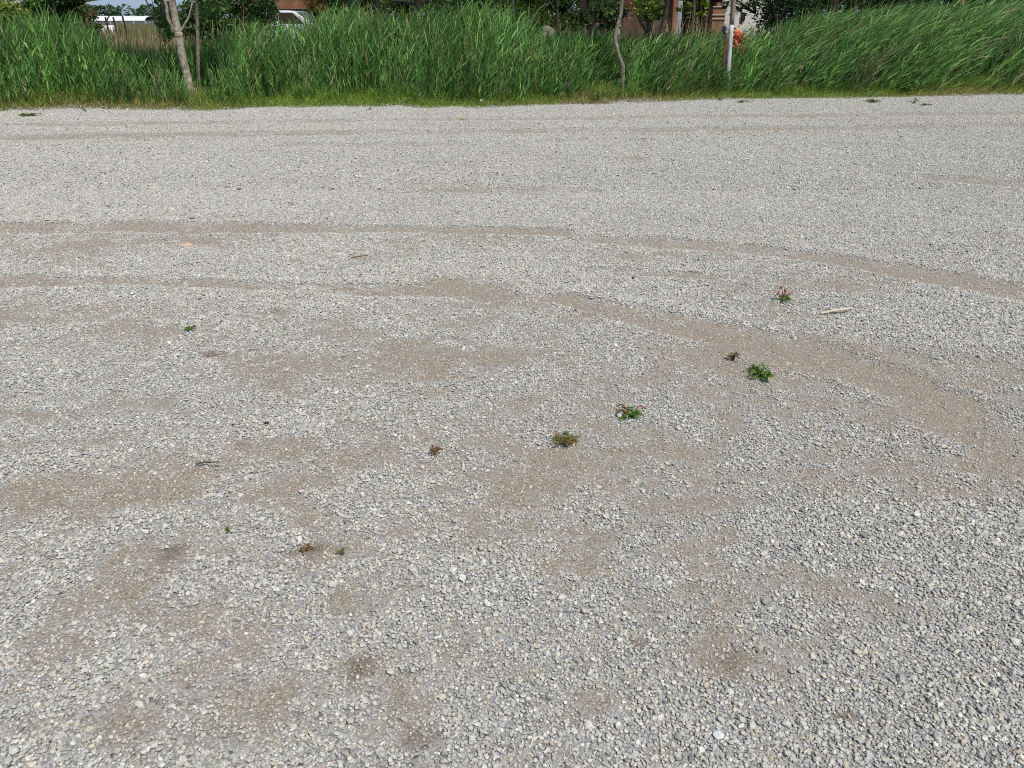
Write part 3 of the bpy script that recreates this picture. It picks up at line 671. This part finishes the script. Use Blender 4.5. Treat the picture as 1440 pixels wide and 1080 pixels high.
# far wood on the skyline, one mass
mw = MB()
for k in range(150):
    px = U(-420, 480); Y = U(480, 620); c = at(px, 32, Y); hh = (8.5 + 6.0 * fbm(px * .018, 3.1, 501, 3) + U(-.8, .8)) * 1.05
    c[2] = hh * .52; cl = np.array([(.075,.125,.05), (.10,.155,.05), (.055,.10,.045)])[rng.integers(0, 3)]
    d = rng.normal(size=(90, 3)); d /= np.linalg.norm(d, axis=1)[:, None]
    mw.leaves(c + d * np.array([5.5, 4, hh * .5]) * U(.7, 1, (90, 1)), U(1.6, 3.2, 90), cl * U(.7, 1.25, (90, 1)))
prop(mw.build('distant_wood', M_leaf), 'low green wood along the skyline', 'wood', kind='stuff')
mh = MB(); xs = np.linspace(-1500, 1200, 140); hz = 2 + 7 * fbm(xs * .004, xs * 0, 511, 4)
v = np.concatenate([np.stack([xs, np.full(140, 700.), np.full(140, -2.)], 1), np.stack([xs, np.full(140, 820.), hz], 1), np.stack([xs, np.full(140, 1000.), np.full(140, -2.)], 1)])
i = np.arange(139)[:, None]; mh.add(v, np.concatenate([i + np.array([[0,1,141,140]]), i + 140 + np.array([[0,1,141,140]])]), (.05, .09, .05))
prop(mh.build('hills', attr_mat('hill_cover', .9, .7, 1.3, .02)), kind='structure')

# ------------------------------------------------------------------ the open gap at left: greenhouse, bale, stakes, shed, leaning pole
g0, g1 = at(120, 30, 260), at(216, 30, 260)
root = empty('greenhouse', ((g0[0]+g1[0])/2, 260, 0), 'long low greenhouse with a white roof far out in the meadow', 'greenhouse')
mr = MB(); L0, L1 = g0[0], g1[0]; zr, ze = 1.6 + 8.6*260/PXS, 1.6 + 2.6*260/PXS
arc = [(260 + 6*math.cos(t), ze + (zr-ze)*math.sin(t)) for t in np.linspace(math.pi, 0, 11)]
nseg = 13; xs = np.linspace(L0, L1, nseg)
v = [(x, yy, zz) for x in xs for yy, zz in arc]
f = [(a*11+b, a*11+b+1, (a+1)*11+b+1, (a+1)*11+b) for a in range(nseg-1) for b in range(10)]
mr.add(v, f); part(mr, 'roof', M_plastic, root, True)
ms = MB(); ms.box((L0, 254.1, 0), (L1, 254.25, ze-.02), (.14,.16,.15)); ms.box((L0, 265.75, 0), (L1, 265.9, ze-.02), (.14,.16,.15)); ms.box((L0+.05, 254.3, 0), (L0+.2, 265.7, ze), (.2,.22,.22)); ms.box((L1-.2, 254.3, 0), (L1-.05, 265.7, ze), (.2,.22,.22))
part(ms, 'wall', M_obj, root)
for x in xs[::2]:
    mp_ = MB(); mp_.box((x-.1, 253.85, 0), (x+.1, 254.05, ze+.1), (.5,.5,.5)); part(mp_, 'post', M_obj, root)
c = at(153, 40, 90)
root = empty('wrapped_bale', (c[0], 90, 0), 'white wrapped round bale lying in the meadow', 'bale')
mbl = MB(); mbl.tube([(c[0]-.62, 90, .68), (c[0]-.55, 90, .68), (c[0]+.55, 90, .68), (c[0]+.62, 90, .68)], [.60, .68, .68, .60], 22, None, .012); part(mbl, 'wrap', M_plastic, root, True)
for px, top, fork, lab in ((148, 24, 1, 'dark stake with a forked top in the gap'), (159, 24, 0, 'dark stake right next to the forked one'), (172, 22, 0, 'dark stake standing furthest right in the gap')):
    Y = 38; p = at(px, top, Y); ms = MB()
    ms.tube(spline([(p[0]-.02, Y, -.1), (p[0]+.03, Y, .9), tuple(p)], 5), np.linspace(.055, .04, 11), 8, (.05,.04,.035), .08)
    if fork: 
        q = at(157, 17, Y); b0 = at(148.5, 31, Y); ms.tube(spline([b0, (b0+q)/2, q], 4), np.linspace(.035, .018, 9), 7, (.05,.04,.035))
    prop(ms.build('wooden_stake', M_bark, None, True), lab, 'stake', 'dark stakes in the meadow gap')
p0, p1 = at(236, 62, 20.2), at(205, 0, 20.2); e = p0 + (p1 - p0) * (p0[2] / (p0[2] - p1[2])) * 1.0; e = p0 - (p1 - p0) * (p0[2] / (p1[2] - p0[2]))
ms = MB(); top = p1 + (p1 - p0) * 1.3; ms.tube(np.linspace(e, top, 9), np.linspace(.02, .014, 9), 8, (.03,.028,.028)); 
prop(ms.build('leaning_pole', M_obj, None, True), 'thin dark pole slanting across the sky in the gap', 'pole')
# shed with a white sloping roof
Y = 40; a, b_ = at(40, 12, Y), at(143, -1, Y)
root = empty('white_roofed_shed', ((a[0]+b_[0])/2, Y, 0), 'shed with a white sloping roof edge behind the dark shrub', 'shed')
ms = MB(); Y0_ = Y; sl = lambda x: at(115, 4, Y)[2] + (x - at(115,4,Y)[0]) * (at(142,0,Y)[2] - at(115,4,Y)[2]) / (at(142,0,Y)[0] - at(115,4,Y)[0])
xs = (a[0], b_[0]); v = [(x, yy, sl(x) + dz) for dz in (0, .12) for x in xs for yy in (Y-4, Y)]
ms.add(v, [(0,2,3,1), (4,5,7,6), (0,4,6,2), (1,3,7,5), (0,1,5,4), (2,6,7,3)]); part(ms, 'roof', M_paint, root)
ms = MB(); x1 = b_[0]-1.6; v = [(x, yy, z) for z in (0, 1) for x in (a[0]+.3, x1) for yy in (Y-3.7, Y-.3)]
v = [(x, yy, 0 if z == 0 else sl(x) - .01) for x, yy, z in v]
ms.add(v, [(0,2,3,1), (4,5,7,6), (0,4,6,2), (1,3,7,5), (0,1,5,4), (2,6,7,3)], (.16,.10,.07)); part(ms, 'wall', M_obj, root)

# ------------------------------------------------------------------ houses
def wallbox(x0, x1, y0, y1, z0, z1): m = MB(); m.box((x0, y0, z0), (x1, y1, z1)); return m
# left: orange brick house with garage opening
Y = 28; k = Y / PXS; X_ = lambda px: (px - 720) * k; Z_ = lambda py: 1.6 + (32 - py) * k
xl, xa, xb, xr_ = X_(300), X_(362), X_(446), X_(478)
root = empty('brick_garage', ((xl+xr_)/2, Y, 0), 'orange brick garage with a dark open front behind the dark bush', 'garage')
mw_ = MB(); zo = Z_(14.5)
mw_.box((xl, Y, 0), (xa, Y+.3, 3.2)); mw_.box((xb, Y, 0), (xr_, Y+.3, 3.2)); mw_.box((xa, Y, zo), (xb, Y+.3, 3.2))
mw_.box((xl, Y+.3, 0), (xl+.3, Y+6, 3.2)); mw_.box((xr_-.3, Y+.3, 0), (xr_, Y+6, 3.2)); mw_.box((xl+.3, Y+5.7, 0), (xr_-.3, Y+6, 3.2))
part(mw_, 'wall', M_brick2, root)
ml = MB(); ml.box((xa-.15, Y-.04, zo-.10), (xb+.15, Y-.003, zo+.0), (.02,.018,.018)); part(ml, 'lintel', M_obj, root)
mi = MB(); mi.box((xa, Y+1.5, 0), (xb, Y+1.6, zo)); part(mi, 'opening_shade', M_dark, root)  # near-black panel standing in for the shade inside the open garage
mr = MB(); ym = Y+3; v = [(xl-.4, Y-.4, 3.2), (xr_+.4, Y-.4, 3.2), (xr_+.4, ym, 5), (xl-.4, ym, 5), (xl-.4, Y+6.4, 3.2), (xr_+.4, Y+6.4, 3.2)]
v = v + [(p[0], p[1], p[2]-.14) for p in v]
mr.add(v, [(0,1,2,3), (3,2,5,4), (9,8,7,6), (10,11,8,9), (0,6,7,1), (4,5,11,10), (0,3,9,6), (3,4,10,9), (1,7,8,2), (2,8,11,5)]); part(mr, 'roof', M_tile, root)
# right: dark brown brick house with porch
Y = 28; xl, xr_ = X_(838), X_(1013)
root = empty('brown_brick_house', ((xl+xr_)/2, Y, 0), 'dark brown brick house with orange pillar and dark doorway', 'house')
d0, d1 = X_(957), X_(990)
mw_ = MB(); mw_.box((xl, Y, 0), (d0, Y+.3, 4.2)); mw_.box((d1, Y, 0), (xr_, Y+.3, 4.2)); mw_.box((d0, Y, 2.6), (d1, Y+.3, 4.2))
mw_.box((xl, Y+.3, 0), (xl+.3, Y+7, 4.2)); mw_.box((xr_-.3, Y+.3, 0), (xr_, Y+7, 4.2)); mw_.box((xl+.3, Y+6.7, 0), (xr_-.3, Y+7, 4.2)); part(mw_, 'wall', M_brick, root)
mi = MB(); mi.box((d0, Y+.8, 0), (d1, Y+.9, 2.6)); part(mi, 'opening_shade', M_dark, root)  # dark sheet set back in the doorway, its colour replaces the shade there
mp_ = MB(); mp_.box((X_(941.5), Y-.35, 0), (X_(948), Y-.003, 4.0), None, .012); part(mp_, 'pillar', M_brick2, root)
md = MB(); md.box((X_(949), Y-.22, 0), (X_(955.5), Y-.006, Z_(5)), (.36,.42,.47), .012); part(md, 'pipe_casing', M_obj, root)
mb2 = MB(); x0, x1 = X_(995.5), X_(1012.5)
mb2.box((x0, Y-.5, 0), (x1, Y-.004, Z_(12))); mb2.box((x0+.1, Y-.5, Z_(12)+.002), (x1-.08, Y-.004, Z_(7))); part(mb2, 'chimney_breast', plain('tan_brick', (.30,.16,.09), .9, .6, 1.25, 5, (1,1,3)), root)
for z in (12, 22, 27): 
    mc_ = MB(); mc_.box((x0-.02, Y-.53, Z_(z)-.02), (x1+.02, Y-.502, Z_(z)+.015), (.50,.42,.34)); part(mc_, 'ledge', M_obj, root)
mf = MB(); mf.box((X_(860), Y-.012, Z_(16)), (X_(905), Y-.003, Z_(2)), (.10,.035,.03)); part(mf, 'shutter', M_obj, root)
mb3 = MB(); mb3.box((X_(993), Y-.55, Z_(2.2)), (X_(1012), Y-.01, Z_(-2)), (.72,.68,.62)); part(mb3, 'fascia', M_obj, root)
mr = MB(); ym = Y+3.5; v = [(xl-.4, Y-.5, 4.2), (xr_+.3, Y-.5, 4.2), (xr_+.3, ym, 6.4), (xl-.4, ym, 6.4), (xl-.4, Y+7.5, 4.2), (xr_+.3, Y+7.5, 4.2)]
v = v + [(p[0], p[1], p[2]-.14) for p in v]
mr.add(v, [(0,1,2,3), (3,2,5,4), (9,8,7,6), (10,11,8,9), (0,6,7,1), (4,5,11,10), (0,3,9,6), (3,4,10,9), (1,7,8,2), (2,8,11,5)]); part(mr, 'roof', M_tile, root)
# white house
Y = 33; k = Y / PXS; xl, xr_ = X_(1009), X_(1085)
root = empty('white_house', ((xl+xr_)/2, Y, 0), 'white plastered house with a small dark window right of the post', 'house')
mw_ = wallbox(xl, xr_, Y, Y+6, 0, 4.6); part(mw_, 'wall', M_render_white, root)
wx0, wx1 = X_(1039.5), X_(1045.5)
mfr = MB(); z0, z1 = Z_(31), Z_(19)
t = np.linspace(0, 2*np.pi, 20, endpoint=False); cx, cz = (wx0+wx1)/2, (z0+z1)/2
sup = lambda r: [(cx + r*(wx1-wx0)/2*np.sign(np.cos(q))*abs(np.cos(q))**.6, cz + r*(z1-z0)/2*np.sign(np.sin(q))*abs(np.sin(q))**.6) for q in t]
o1, i1 = sup(1.12), sup(1.0)
v = [(x, Y-.04, z) for x, z in o1] + [(x, Y-.04, z) for x, z in i1] + [(x, Y-.001, z) for x, z in o1] + [(x, Y-.015, z) for x, z in i1]
f = [(q, (q+1)%20, 20+(q+1)%20, 20+q) for q in range(20)] + [(q+40, (q+1)%20+40, (q+1)%20, q) for q in range(20)] + [(20+q, 20+(q+1)%20, 60+(q+1)%20, 60+q) for q in range(20)]
mfr.add(v, f, (.45,.43,.40)); fr = part(mfr, 'window_frame', M_obj, root)
mg = MB(); mg.add([(x, Y-.012, z) for x, z in i1], [list(range(20))]); part(mg, 'window', M_glass, root)
mr = MB(); ym = Y+3; v = [(xl-.3, Y-.4, 4.6), (xr_+.4, Y-.4, 4.6), (xr_+.4, ym, 6.4), (xl-.3, ym, 6.4), (xl-.3, Y+6.4, 4.6), (xr_+.4, Y+6.4, 4.6)]
v = v + [(p[0], p[1], p[2]-.14) for p in v]
mr.add(v, [(0,1,2,3), (3,2,5,4), (9,8,7,6), (10,11,8,9), (0,6,7,1), (4,5,11,10), (0,3,9,6), (3,4,10,9), (1,7,8,2), (2,8,11,5)]); part(mr, 'roof', M_tile, root)

# low white garden wall and pink gravel bank
Y = 26.3; k = Y / PXS
root = empty('garden_wall', (X_(845), Y, 0), 'low white topped garden wall in front of the brown house', 'wall')
mw_ = wallbox(X_(822), X_(872), Y, Y+.2, 0, Z_(37.5)); part(mw_, 'wall', plain('pale_render', (.45,.43,.38), .9, .6, 1.2, 4), root)
mc_ = MB(); mc_.box((X_(821), Y-.04, Z_(37.5)+.002), (X_(873), Y+.24, Z_(34.5)), (.62,.60,.55), .015); part(mc_, 'coping', M_obj, root)
mgp = MB(); Y = 27; k = Y / PXS; xs = np.linspace(X_(728), X_(812), 26); ys = np.linspace(25.2, 29.5, 18); XX, YY = np.meshgrid(xs, ys)
q = ((XX - X_(768)) / 1.0) ** 2 + ((YY - 27.4) / 2.1) ** 2; ZZ = -.1 + 1.62 * np.exp(-q * 1.1) + .06 * (fbm(XX * 4, YY * 4, 601, 3) - .5)
ii = (np.arange(17) * 26)[:, None] + np.arange(25)[None]
mgp.add(np.stack([XX.ravel(), YY.ravel(), ZZ.ravel()], 1), np.stack([ii, ii+1, ii+27, ii+26], -1).reshape(-1, 4), (.42,.345,.29))
prop(mgp.build('gravel_heap', attr_mat('pink_gravel', .9, .6, 1.3, 18, bump=.6), None, True), 'pinkish heap of gravel beside the yellow green bush', 'gravel heap')

# dark pole and brown post
Y = 21.5; k = Y / PXS
root = empty('dark_pole', (X_(721), Y, 0), 'slim dark pole left of the yellow green bush', 'pole')
ms = MB(); ms.tube([(X_(722.5), Y, -.1), (X_(722), Y, 1.5), (X_(720), Y, 3.0)], .036, 10, (.03,.034,.036)); part(ms, 'shaft', M_obj, root, True)
ms = MB(); ms.tube([(X_(720), Y, 3.002), (X_(720), Y, 3.03)], [.045, .03], 10, (.05,.05,.05)); part(ms, 'cap', M_obj, root)
Y = 24; k = Y / PXS
ms = MB(); ms.box((X_(1342.5), Y, -.1), (X_(1348.5), Y+.12, 2.6), (.34,.19,.10), .012)
prop(ms.build('brown_post', M_obj), 'orange brown square post above the reeds at right', 'post')

# white van in front of the garage
Y = 23.6; k = Y / PXS
xn, xt = X_(466), X_(296); w0, w1 = Y, Y + 1.6; rz = Z_(16.5)
root = empty('white_van', ((xn+xt)/2, Y+.8, 0), 'white van parked behind the reeds in front of the garage', 'van')
prof = [(xt, .35), (xt, 1.0), (xt+.12, rz-.1), (xt+.3, rz), (X_(409), rz), (X_(416), rz-.03), (X_(441), Z_(33)), (X_(460), Z_(37)), (xn-.05, 1.25), (xn, .8), (xn, .35)]
n = len(prof); v = [(x, y, z) for y in (w0, w1) for x, z in prof]
mv = MB(); mv.add(v, [(q, (q+1)%n, n+(q+1)%n, n+q) for q in range(n)]); mv.f.setdefault(n, []).append(np.array([list(range(n-1, -1, -1)), list(range(n, 2*n))]))
body = part(mv, 'body', M_car, root)
bm_ = body.modifiers.new('bevel', 'BEVEL'); bm_.width = .035; bm_.segments = 3; bm_.limit_method = 'ANGLE'
def pane(pts, name, m=M_glass, y=None):
    q = MB(); yy = w0 - .006 if y is None else y
    q.add([(x, yy, z) for x, z in pts] + [(x, yy + .004, z) for x, z in pts], [(*range(len(pts)),), (*range(2*len(pts)-1, len(pts)-1, -1),)]); return part(q, name, m, root)
pane([(X_(394), Z_(33)), (X_(428), Z_(33)), (X_(414), Z_(19.5)), (X_(394), Z_(19.5))], 'side_window', plain('brown_reflection_glass', (.07,.045,.03), .1, .8, 1.2, 2, spec=.6))  # brown reflection painted into the base colour of this window
pane([(X_(330), Z_(33)), (X_(389), Z_(33)), (X_(389), Z_(19.5)), (X_(330), Z_(19.5))], 'side_window')
q = MB(); a0, a1 = np.array([X_(417.5), rz-.05]), np.array([X_(439.5), Z_(32)]); off = np.array([.012, .016])
q.add([(a0[0]+off[0], w0+.12, a0[1]+off[1]), (a1[0]+off[0], w0+.08, a1[1]+off[1]), (a1[0]+off[0], w1-.08, a1[1]+off[1]), (a0[0]+off[0], w1-.12, a0[1]+off[1])], [(0,1,2,3)]); part(q, 'windscreen', plain('screen_glass', (.30,.36,.38), .12, .8, 1.1, 2), root)
for wx in (xt+.6, xn-.65):
    for wy in (w0-.01, w1-.17):
        q = MB(); q.tube([(wx, wy, .31), (wx, wy+.18, .31)], .31, 22); whl = part(q, 'wheel', M_rubber, root)
        q = MB(); q.tube([(wx, wy-.012, .31), (wx, wy+.02, .31)], [.16, .19], 16); part(q, 'rim', M_metal, whl)
q = MB(); q.box((xn-.06, w0+.1, .75), (xn+.012, w0+.38, .95), (.7,.72,.72), .02); part(q, 'headlight', M_obj, root)

# ------------------------------------------------------------------ the white post and what lies beside it
Y = edge_y(4.5) + 1.15; k = Y / PXS
pb = at(1022.5, 122, Y); pt = at(1028.5, 35, Y); axis = (pt - pb) / (pt[2] - pb[2])
root = empty('post', (pb[0] - axis[0]*pb[2], Y, 0), 'upright post painted white below and bare grey wood above', 'post')
P = lambda z: pb + axis * (z - pb[2])
ms = MB(); zz = np.linspace(-.1, pt[2], 12); n = 12
for lo, hi in ((-.1, pt[2]),):
    ms.tube([P(z) for z in zz], np.linspace(.056, .052, n), 14, np.array([.66,.66,.66]), .025)
low = part(ms, 'white_sleeve', plain('limewash', (.60,.60,.60), .7, .55, 1.08, 7, (1,1,.35), .15), root, True)
ms = MB(); zz = np.linspace(pt[2]-.02, 3.6, 12); ms.tube([P(z) + np.array([.012,.02,0]) for z in zz], np.linspace(.055, .045, 12), 12, None, .05); part(ms, 'upper_pole', M_wood, root, True)
# crumpled film: many creased flaps gathered round a core
def crumple(px, py, r, n, size, cols, name, label, cat, Yc):
    c = at(px, py, Yc); q = MB(); cols = np.array(cols)
    nu, nv = 14, 9; v = []
    for a in range(nv):
        th = math.pi * a / (nv - 1)
        for b in range(nu):
            ph = 2 * math.pi * b / nu; s_ = .62 * (1 + U(-.35, .35))
            v.append(c + np.array([r[0]*s_*math.sin(th)*math.cos(ph), r[1]*s_*math.sin(th)*math.sin(ph), r[2]*s_*math.cos(th)]))
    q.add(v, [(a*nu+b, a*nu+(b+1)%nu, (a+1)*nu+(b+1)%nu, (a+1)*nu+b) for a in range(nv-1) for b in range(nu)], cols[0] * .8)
    p = c + rng.normal(size=(n, 3)) * np.array(r) * .5
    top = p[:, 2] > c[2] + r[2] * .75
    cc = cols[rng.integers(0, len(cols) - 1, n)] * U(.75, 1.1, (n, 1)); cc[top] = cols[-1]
    q.leaves(p, U(.6, 1.2, n) * size, cc, 0)
    return prop(q.build(name, M_obj), label, cat)
Yq = Y + .35
crumple(1038, 51, (.125, .09, .17), 64, .13, [(.75,.16,.075), (.66,.12,.06), (.78,.26,.13), (.70,.45,.09)], 'orange_sack', 'crumpled orange red plastic sack caught in the reeds by the post', 'sack', Yq)
crumple(1018.5, 41, (.06, .07, .10), 22, .09, [(.22,.27,.36), (.05,.06,.20), (.32,.37,.42), (.30,.34,.40)], 'blue_grey_sheet', 'crumpled blue grey sheet hanging left of the post', 'plastic sheet', Y + .2)
ms = MB(); p0, p1 = at(1017.5, 97, Y+.25), at(1021.5, 46, Y+.25)
g_ = p0 - (p1-p0) * (p0[2]/(p1[2]-p0[2]))
w = np.array([.03, 0, 0]); dp = np.array([0, .03, 0]); v = [g_-w, g_+w, p1+w, p1-w]; v = v + [np.array(q)+dp for q in v]
ms.add(v, [(0,1,2,3), (7,6,5,4), (0,4,5,1), (1,5,6,2), (2,6,7,3), (3,7,4,0)], np.array([(.30,.075,.055)]*8))
prop(ms.build('red_board', plain('worn_red', (.17,.06,.045), .85, .25, 1.5, 14, (1,1,.6))), 'worn red board leaning behind the white post', 'board')
ms = MB(); n = 150; c = at(1044, 62, Yq); ctr = c + rng.normal(size=(n,3)) * np.array([.11,.08,.12]); ms.leaves(ctr, U(.03,.06,n), np.array([.36,.19,.05]) * U(.6,1.2,(n,1)))
ms.tube([c + np.array([0,0,-c[2]]), c + np.array([.02,0,-.4]), c], [.012,.01,.006], 6, (.2,.13,.07))
prop(ms.build('withered_plant', M_dry), 'withered orange brown plant right of the orange sack', 'plant')
ms = MB(); n = 26; c = at(1136, 48, edge_y(6.2)+1.3); ms.leaves(c + rng.normal(size=(n,3)) * np.array([.10,.04,.05]), U(.02,.04,n), (.62,.42,.03)); ms.tube([c*np.array([1,1,0]), c], [.008,.005], 6, (.06,.12,.03))
prop(ms.build('yellow_flower', M_dry), 'yellow flowering stem among the leaning reeds', 'flower')

# ------------------------------------------------------------------ small things lying and growing on the gravel
def gz(x, y): return float(ground_z(np.array([x]), np.array([y]))[0])
def weed(px, py, wpx, label, kind, stalks=12, name='weed', hmul=.26):
    x, y = gp(px, py); z = gz(x, y); s = wpx / FPX * math.hypot(y, CAM_H) * .5
    root = empty(name, (x, y, z), label, 'weed', 'weeds growing through the gravel')
    mst, mlf = MB(), MB()
    s *= .92; pal = {'green': [(.12,.24,.045), (.16,.27,.06), (.09,.18,.04)], 'mixed': [(.15,.25,.06), (.26,.26,.10), (.30,.13,.07), (.13,.22,.05)], 'brown': [(.24,.14,.075), (.28,.17,.09), (.16,.15,.06)], 'olive': [(.18,.21,.07), (.14,.18,.055), (.22,.19,.09)]}[kind]
    for k in range(stalks):
        a = U(0, 2*math.pi); r = s * U(.45, 1.1); h = s * hmul * U(.3, 1.2) + .012
        e = np.array([x + math.cos(a)*r, y + math.sin(a)*r*1.1, z + h*.8]); m_ = np.array([x + math.cos(a)*r*.45, y + math.sin(a)*r*.5, z + h])
        Q = spline([np.array([x, y, z-.005]), m_, e], 5)
        mst.tube(Q, np.linspace(.0022, .001, len(Q)), 5, (.20,.07,.04) if kind in ('mixed','brown') else (.10,.13,.04))
        lf = Q[3:]; n = len(lf) * 2
        mlf.leaves(np.repeat(lf, 2, 0) + rng.normal(size=(n, 3)) * np.array([.10, .10, .03]) * s, s * U(.12, .26, n) + .004, np.array(pal)[rng.integers(0, len(pal), n)] * U(.75, 1.2, (n, 1)))
    part(mst, 'stem', M_dry, root, True); part(mlf, 'leaves', M_leaf, root)
    return root
weed(792, 624, 44, 'wide green and red weed, nearest to the viewer of the larger ones', 'mixed', 16)
r_ = weed(886, 588, 40, 'compact green weed with reddish shoots on both sides', 'green', 15)
ms = MB()
for (ax, ay), (bx, by) in (((884,588),(868,577)), ((889,587),(908,581)), ((884,589),(866,589))):
    p, q = gp(ax, ay), gp(bx, by); ms.tube(spline([(p[0],p[1],gz(*p)+.01), ((p[0]+q[0])/2,(p[1]+q[1])/2,gz(*p)+.04), (q[0],q[1],gz(*q)+.02)], 4), [.003]*9, 5, (.30,.10,.07))
part(ms, 'red_shoot', M_dry, r_, True)
weed(1072, 528, 46, 'bright green leafy weed beside the worn wheel track', 'green', 18, hmul=.34)
weed(1031, 507, 22, 'small reddish brown weed at the edge of the wheel track', 'brown', 12, hmul=.7)
r_ = weed(1101, 426, 26, 'small green weed with thin pink flower stems near the stick', 'green', 12, hmul=.5)
for bx, by in ((1099,402),(1104,408),(1112,412),(1095,412)):
    ms = MB(); p = gp(1101, 426); q = at(bx, by, p[1]); ms.tube(spline([(p[0],p[1],gz(*p)), ((p[0]+q[0])/2, p[1], q[2]*.6), q], 4), [.003]*9, 5, (.36,.17,.13)); ms.leaves(q + rng.normal(size=(7,3))*.005, .022, (.42,.22,.18))
    part(ms, 'flower_stem', M_dry, r_)
weed(611, 637, 24, 'tiny dried brown weed left of the wide green one', 'brown', 10)
weed(267, 464, 18, 'tiny flat green weed alone on the left side', 'green', 9, hmul=.25)
weed(430, 774, 24, 'sparse dark brown sprig on the lower left gravel', 'brown', 6, hmul=.2)
weed(480, 779, 16, 'sparse olive sprig right of the brown sprig', 'olive', 6, hmul=.2)
weed(322, 745, 14, 'faint olive shoot left of the brown sprig', 'olive', 4, hmul=.15)
weed(42, 164, 28, 'low green weed mat near the left grass edge', 'olive', 12, hmul=.2)
weed(121, 158, 10, 'single green tuft at the left grass edge', 'green', 7, hmul=1.0)
weed(519, 156, 8, 'lone grass tuft at the middle of the grass edge', 'olive', 6, hmul=1.2)
weed(840, 145, 16, 'dark green tuft reaching out from the verge', 'green', 16, hmul=1.5)
weed(1012, 143, 12, 'small green tuft on gravel below the post', 'green', 7, hmul=.8)
weed(1043, 145, 18, 'flat olive tuft right of the one below the post', 'olive', 7, hmul=.3)
weed(1229, 145, 24, 'broad dark weed on gravel by the right verge', 'olive', 10, hmul=.3)
weed(1284, 146, 16, 'narrow weed right of the broad dark one', 'olive', 8, hmul=.8)
weed(1303, 149, 20, 'flat dark weed furthest out by the right verge', 'olive', 8, hmul=.2)
weed(1272, 134, 40, 'bright leafy plant at the foot of the right reeds', 'green', 22, name='leafy_plant', hmul=.7)

def lump(px, py, wpx, hpx, col, name, label, cat, flat=.5, seed=0):
    x, y = gp(px, py); z = gz(x, y); s = wpx / FPX * math.hypot(y, CAM_H) * .5
    V = ICO * (1 + U(-.2, .2, (12, 1))); q = MB()
    q.add(V * np.array([s, s * 1.0, s * flat]) + np.array([x, y, z + s * flat * .6]), ICF, np.array(col) * U(.85, 1.12, (12, 1)))
    o = q.build(name, M_stone); b_ = o.modifiers.new('bevel', 'BEVEL'); b_.width = s * .12; b_.segments = 2
    return prop(o, label, cat)
lump(375, 595, 9, 5, (.02,.02,.022), 'dark_stone', 'black stone on the gravel, the larger of two', 'stone')
lump(328, 597, 5, 4, (.03,.03,.03), 'dark_stone', 'small black stone left of the larger black one', 'stone')
lump(387, 428, 6, 4, (.04,.038,.035), 'dark_stone', 'small dark stone in front of the left wheel track', 'stone')
lump(262, 344, 20, 7, (.55,.40,.30), 'flat_stone', 'flat pinkish stone near the upper left wheel track', 'stone', .22)
lump(1010, 1037, 17, 8, (.54,.55,.54), 'white_stone', 'large pale white stone in the nearest gravel', 'stone', .42)
lump(955, 952, 12, 8, (.50,.49,.43), 'cream_stone', 'cream stone lying behind the large white one', 'stone', .55)
lump(118, 1057, 12, 8, (.50,.49,.45), 'pale_stone', 'pale round stone in the near left gravel', 'stone', .6)
lump(677, 148, 7, 7, (.50,.52,.38), 'pale_stone', 'pale stone lying against the grass verge', 'stone', .8)
lump(270, 310, 9, 4, (.06,.05,.045), 'brown_clod', 'dark brown clod above the upper left track', 'clod', .35)
lump(405, 688, 11, 4, (.36,.28,.20), 'brown_clod', 'tan clod on the bare lower left patch', 'clod', .4)
def stick(p0, p1, r, col, name, label, cat='stick', m=None):
    a, b_ = gp(*p0), gp(*p1); za, zb = gz(*a) + .016, gz(*b_) + .03
    P = spline([(a[0],a[1],za), ((a[0]*2+b_[0])/3,(a[1]*2+b_[1])/3+.008,(za*2+zb)/3), ((a[0]+b_[0]*2)/3,(a[1]+b_[1]*2)/3-.006,(za+zb*2)/3+.003), (b_[0],b_[1],zb)], 4)
    q = MB(); q.tube(P, np.linspace(r, r*.7, len(P)), 8, np.array(col) * U(.85, 1.1, (len(P)*8, 1)), .12)
    return prop(q.build(name, m or M_dry, None, True), label, cat)
stick((1153,445.5), (1196,440.5), .008, (.60,.53,.40), 'wooden_stick', 'pale peeled stick lying on the gravel at right')
stick((494,365), (518,364), .005, (.20,.15,.10), 'dark_twig', 'brown twig between the two left wheel tracks', 'twig')
stick((276,655.5), (310,656.5), .004, (.12,.09,.06), 'thin_twig', 'thin brown twig on the lower left bare patch', 'twig')
q = MB(); x, y = gp(651, 170); s = .09; q.add([(x-s,y,.02), (x-.02,y-.06,.035), (x+s*.9,y-.02,.03), (x+.01,y+.06,.045)], [(0,1,2,3)], (.38,.33,.10)); 
o = q.build('fallen_leaf', M_dry); so_ = o.modifiers.new('thick', 'SOLIDIFY'); so_.thickness = .003
prop(o, 'yellowish fallen leaf on the far gravel', 'leaf')
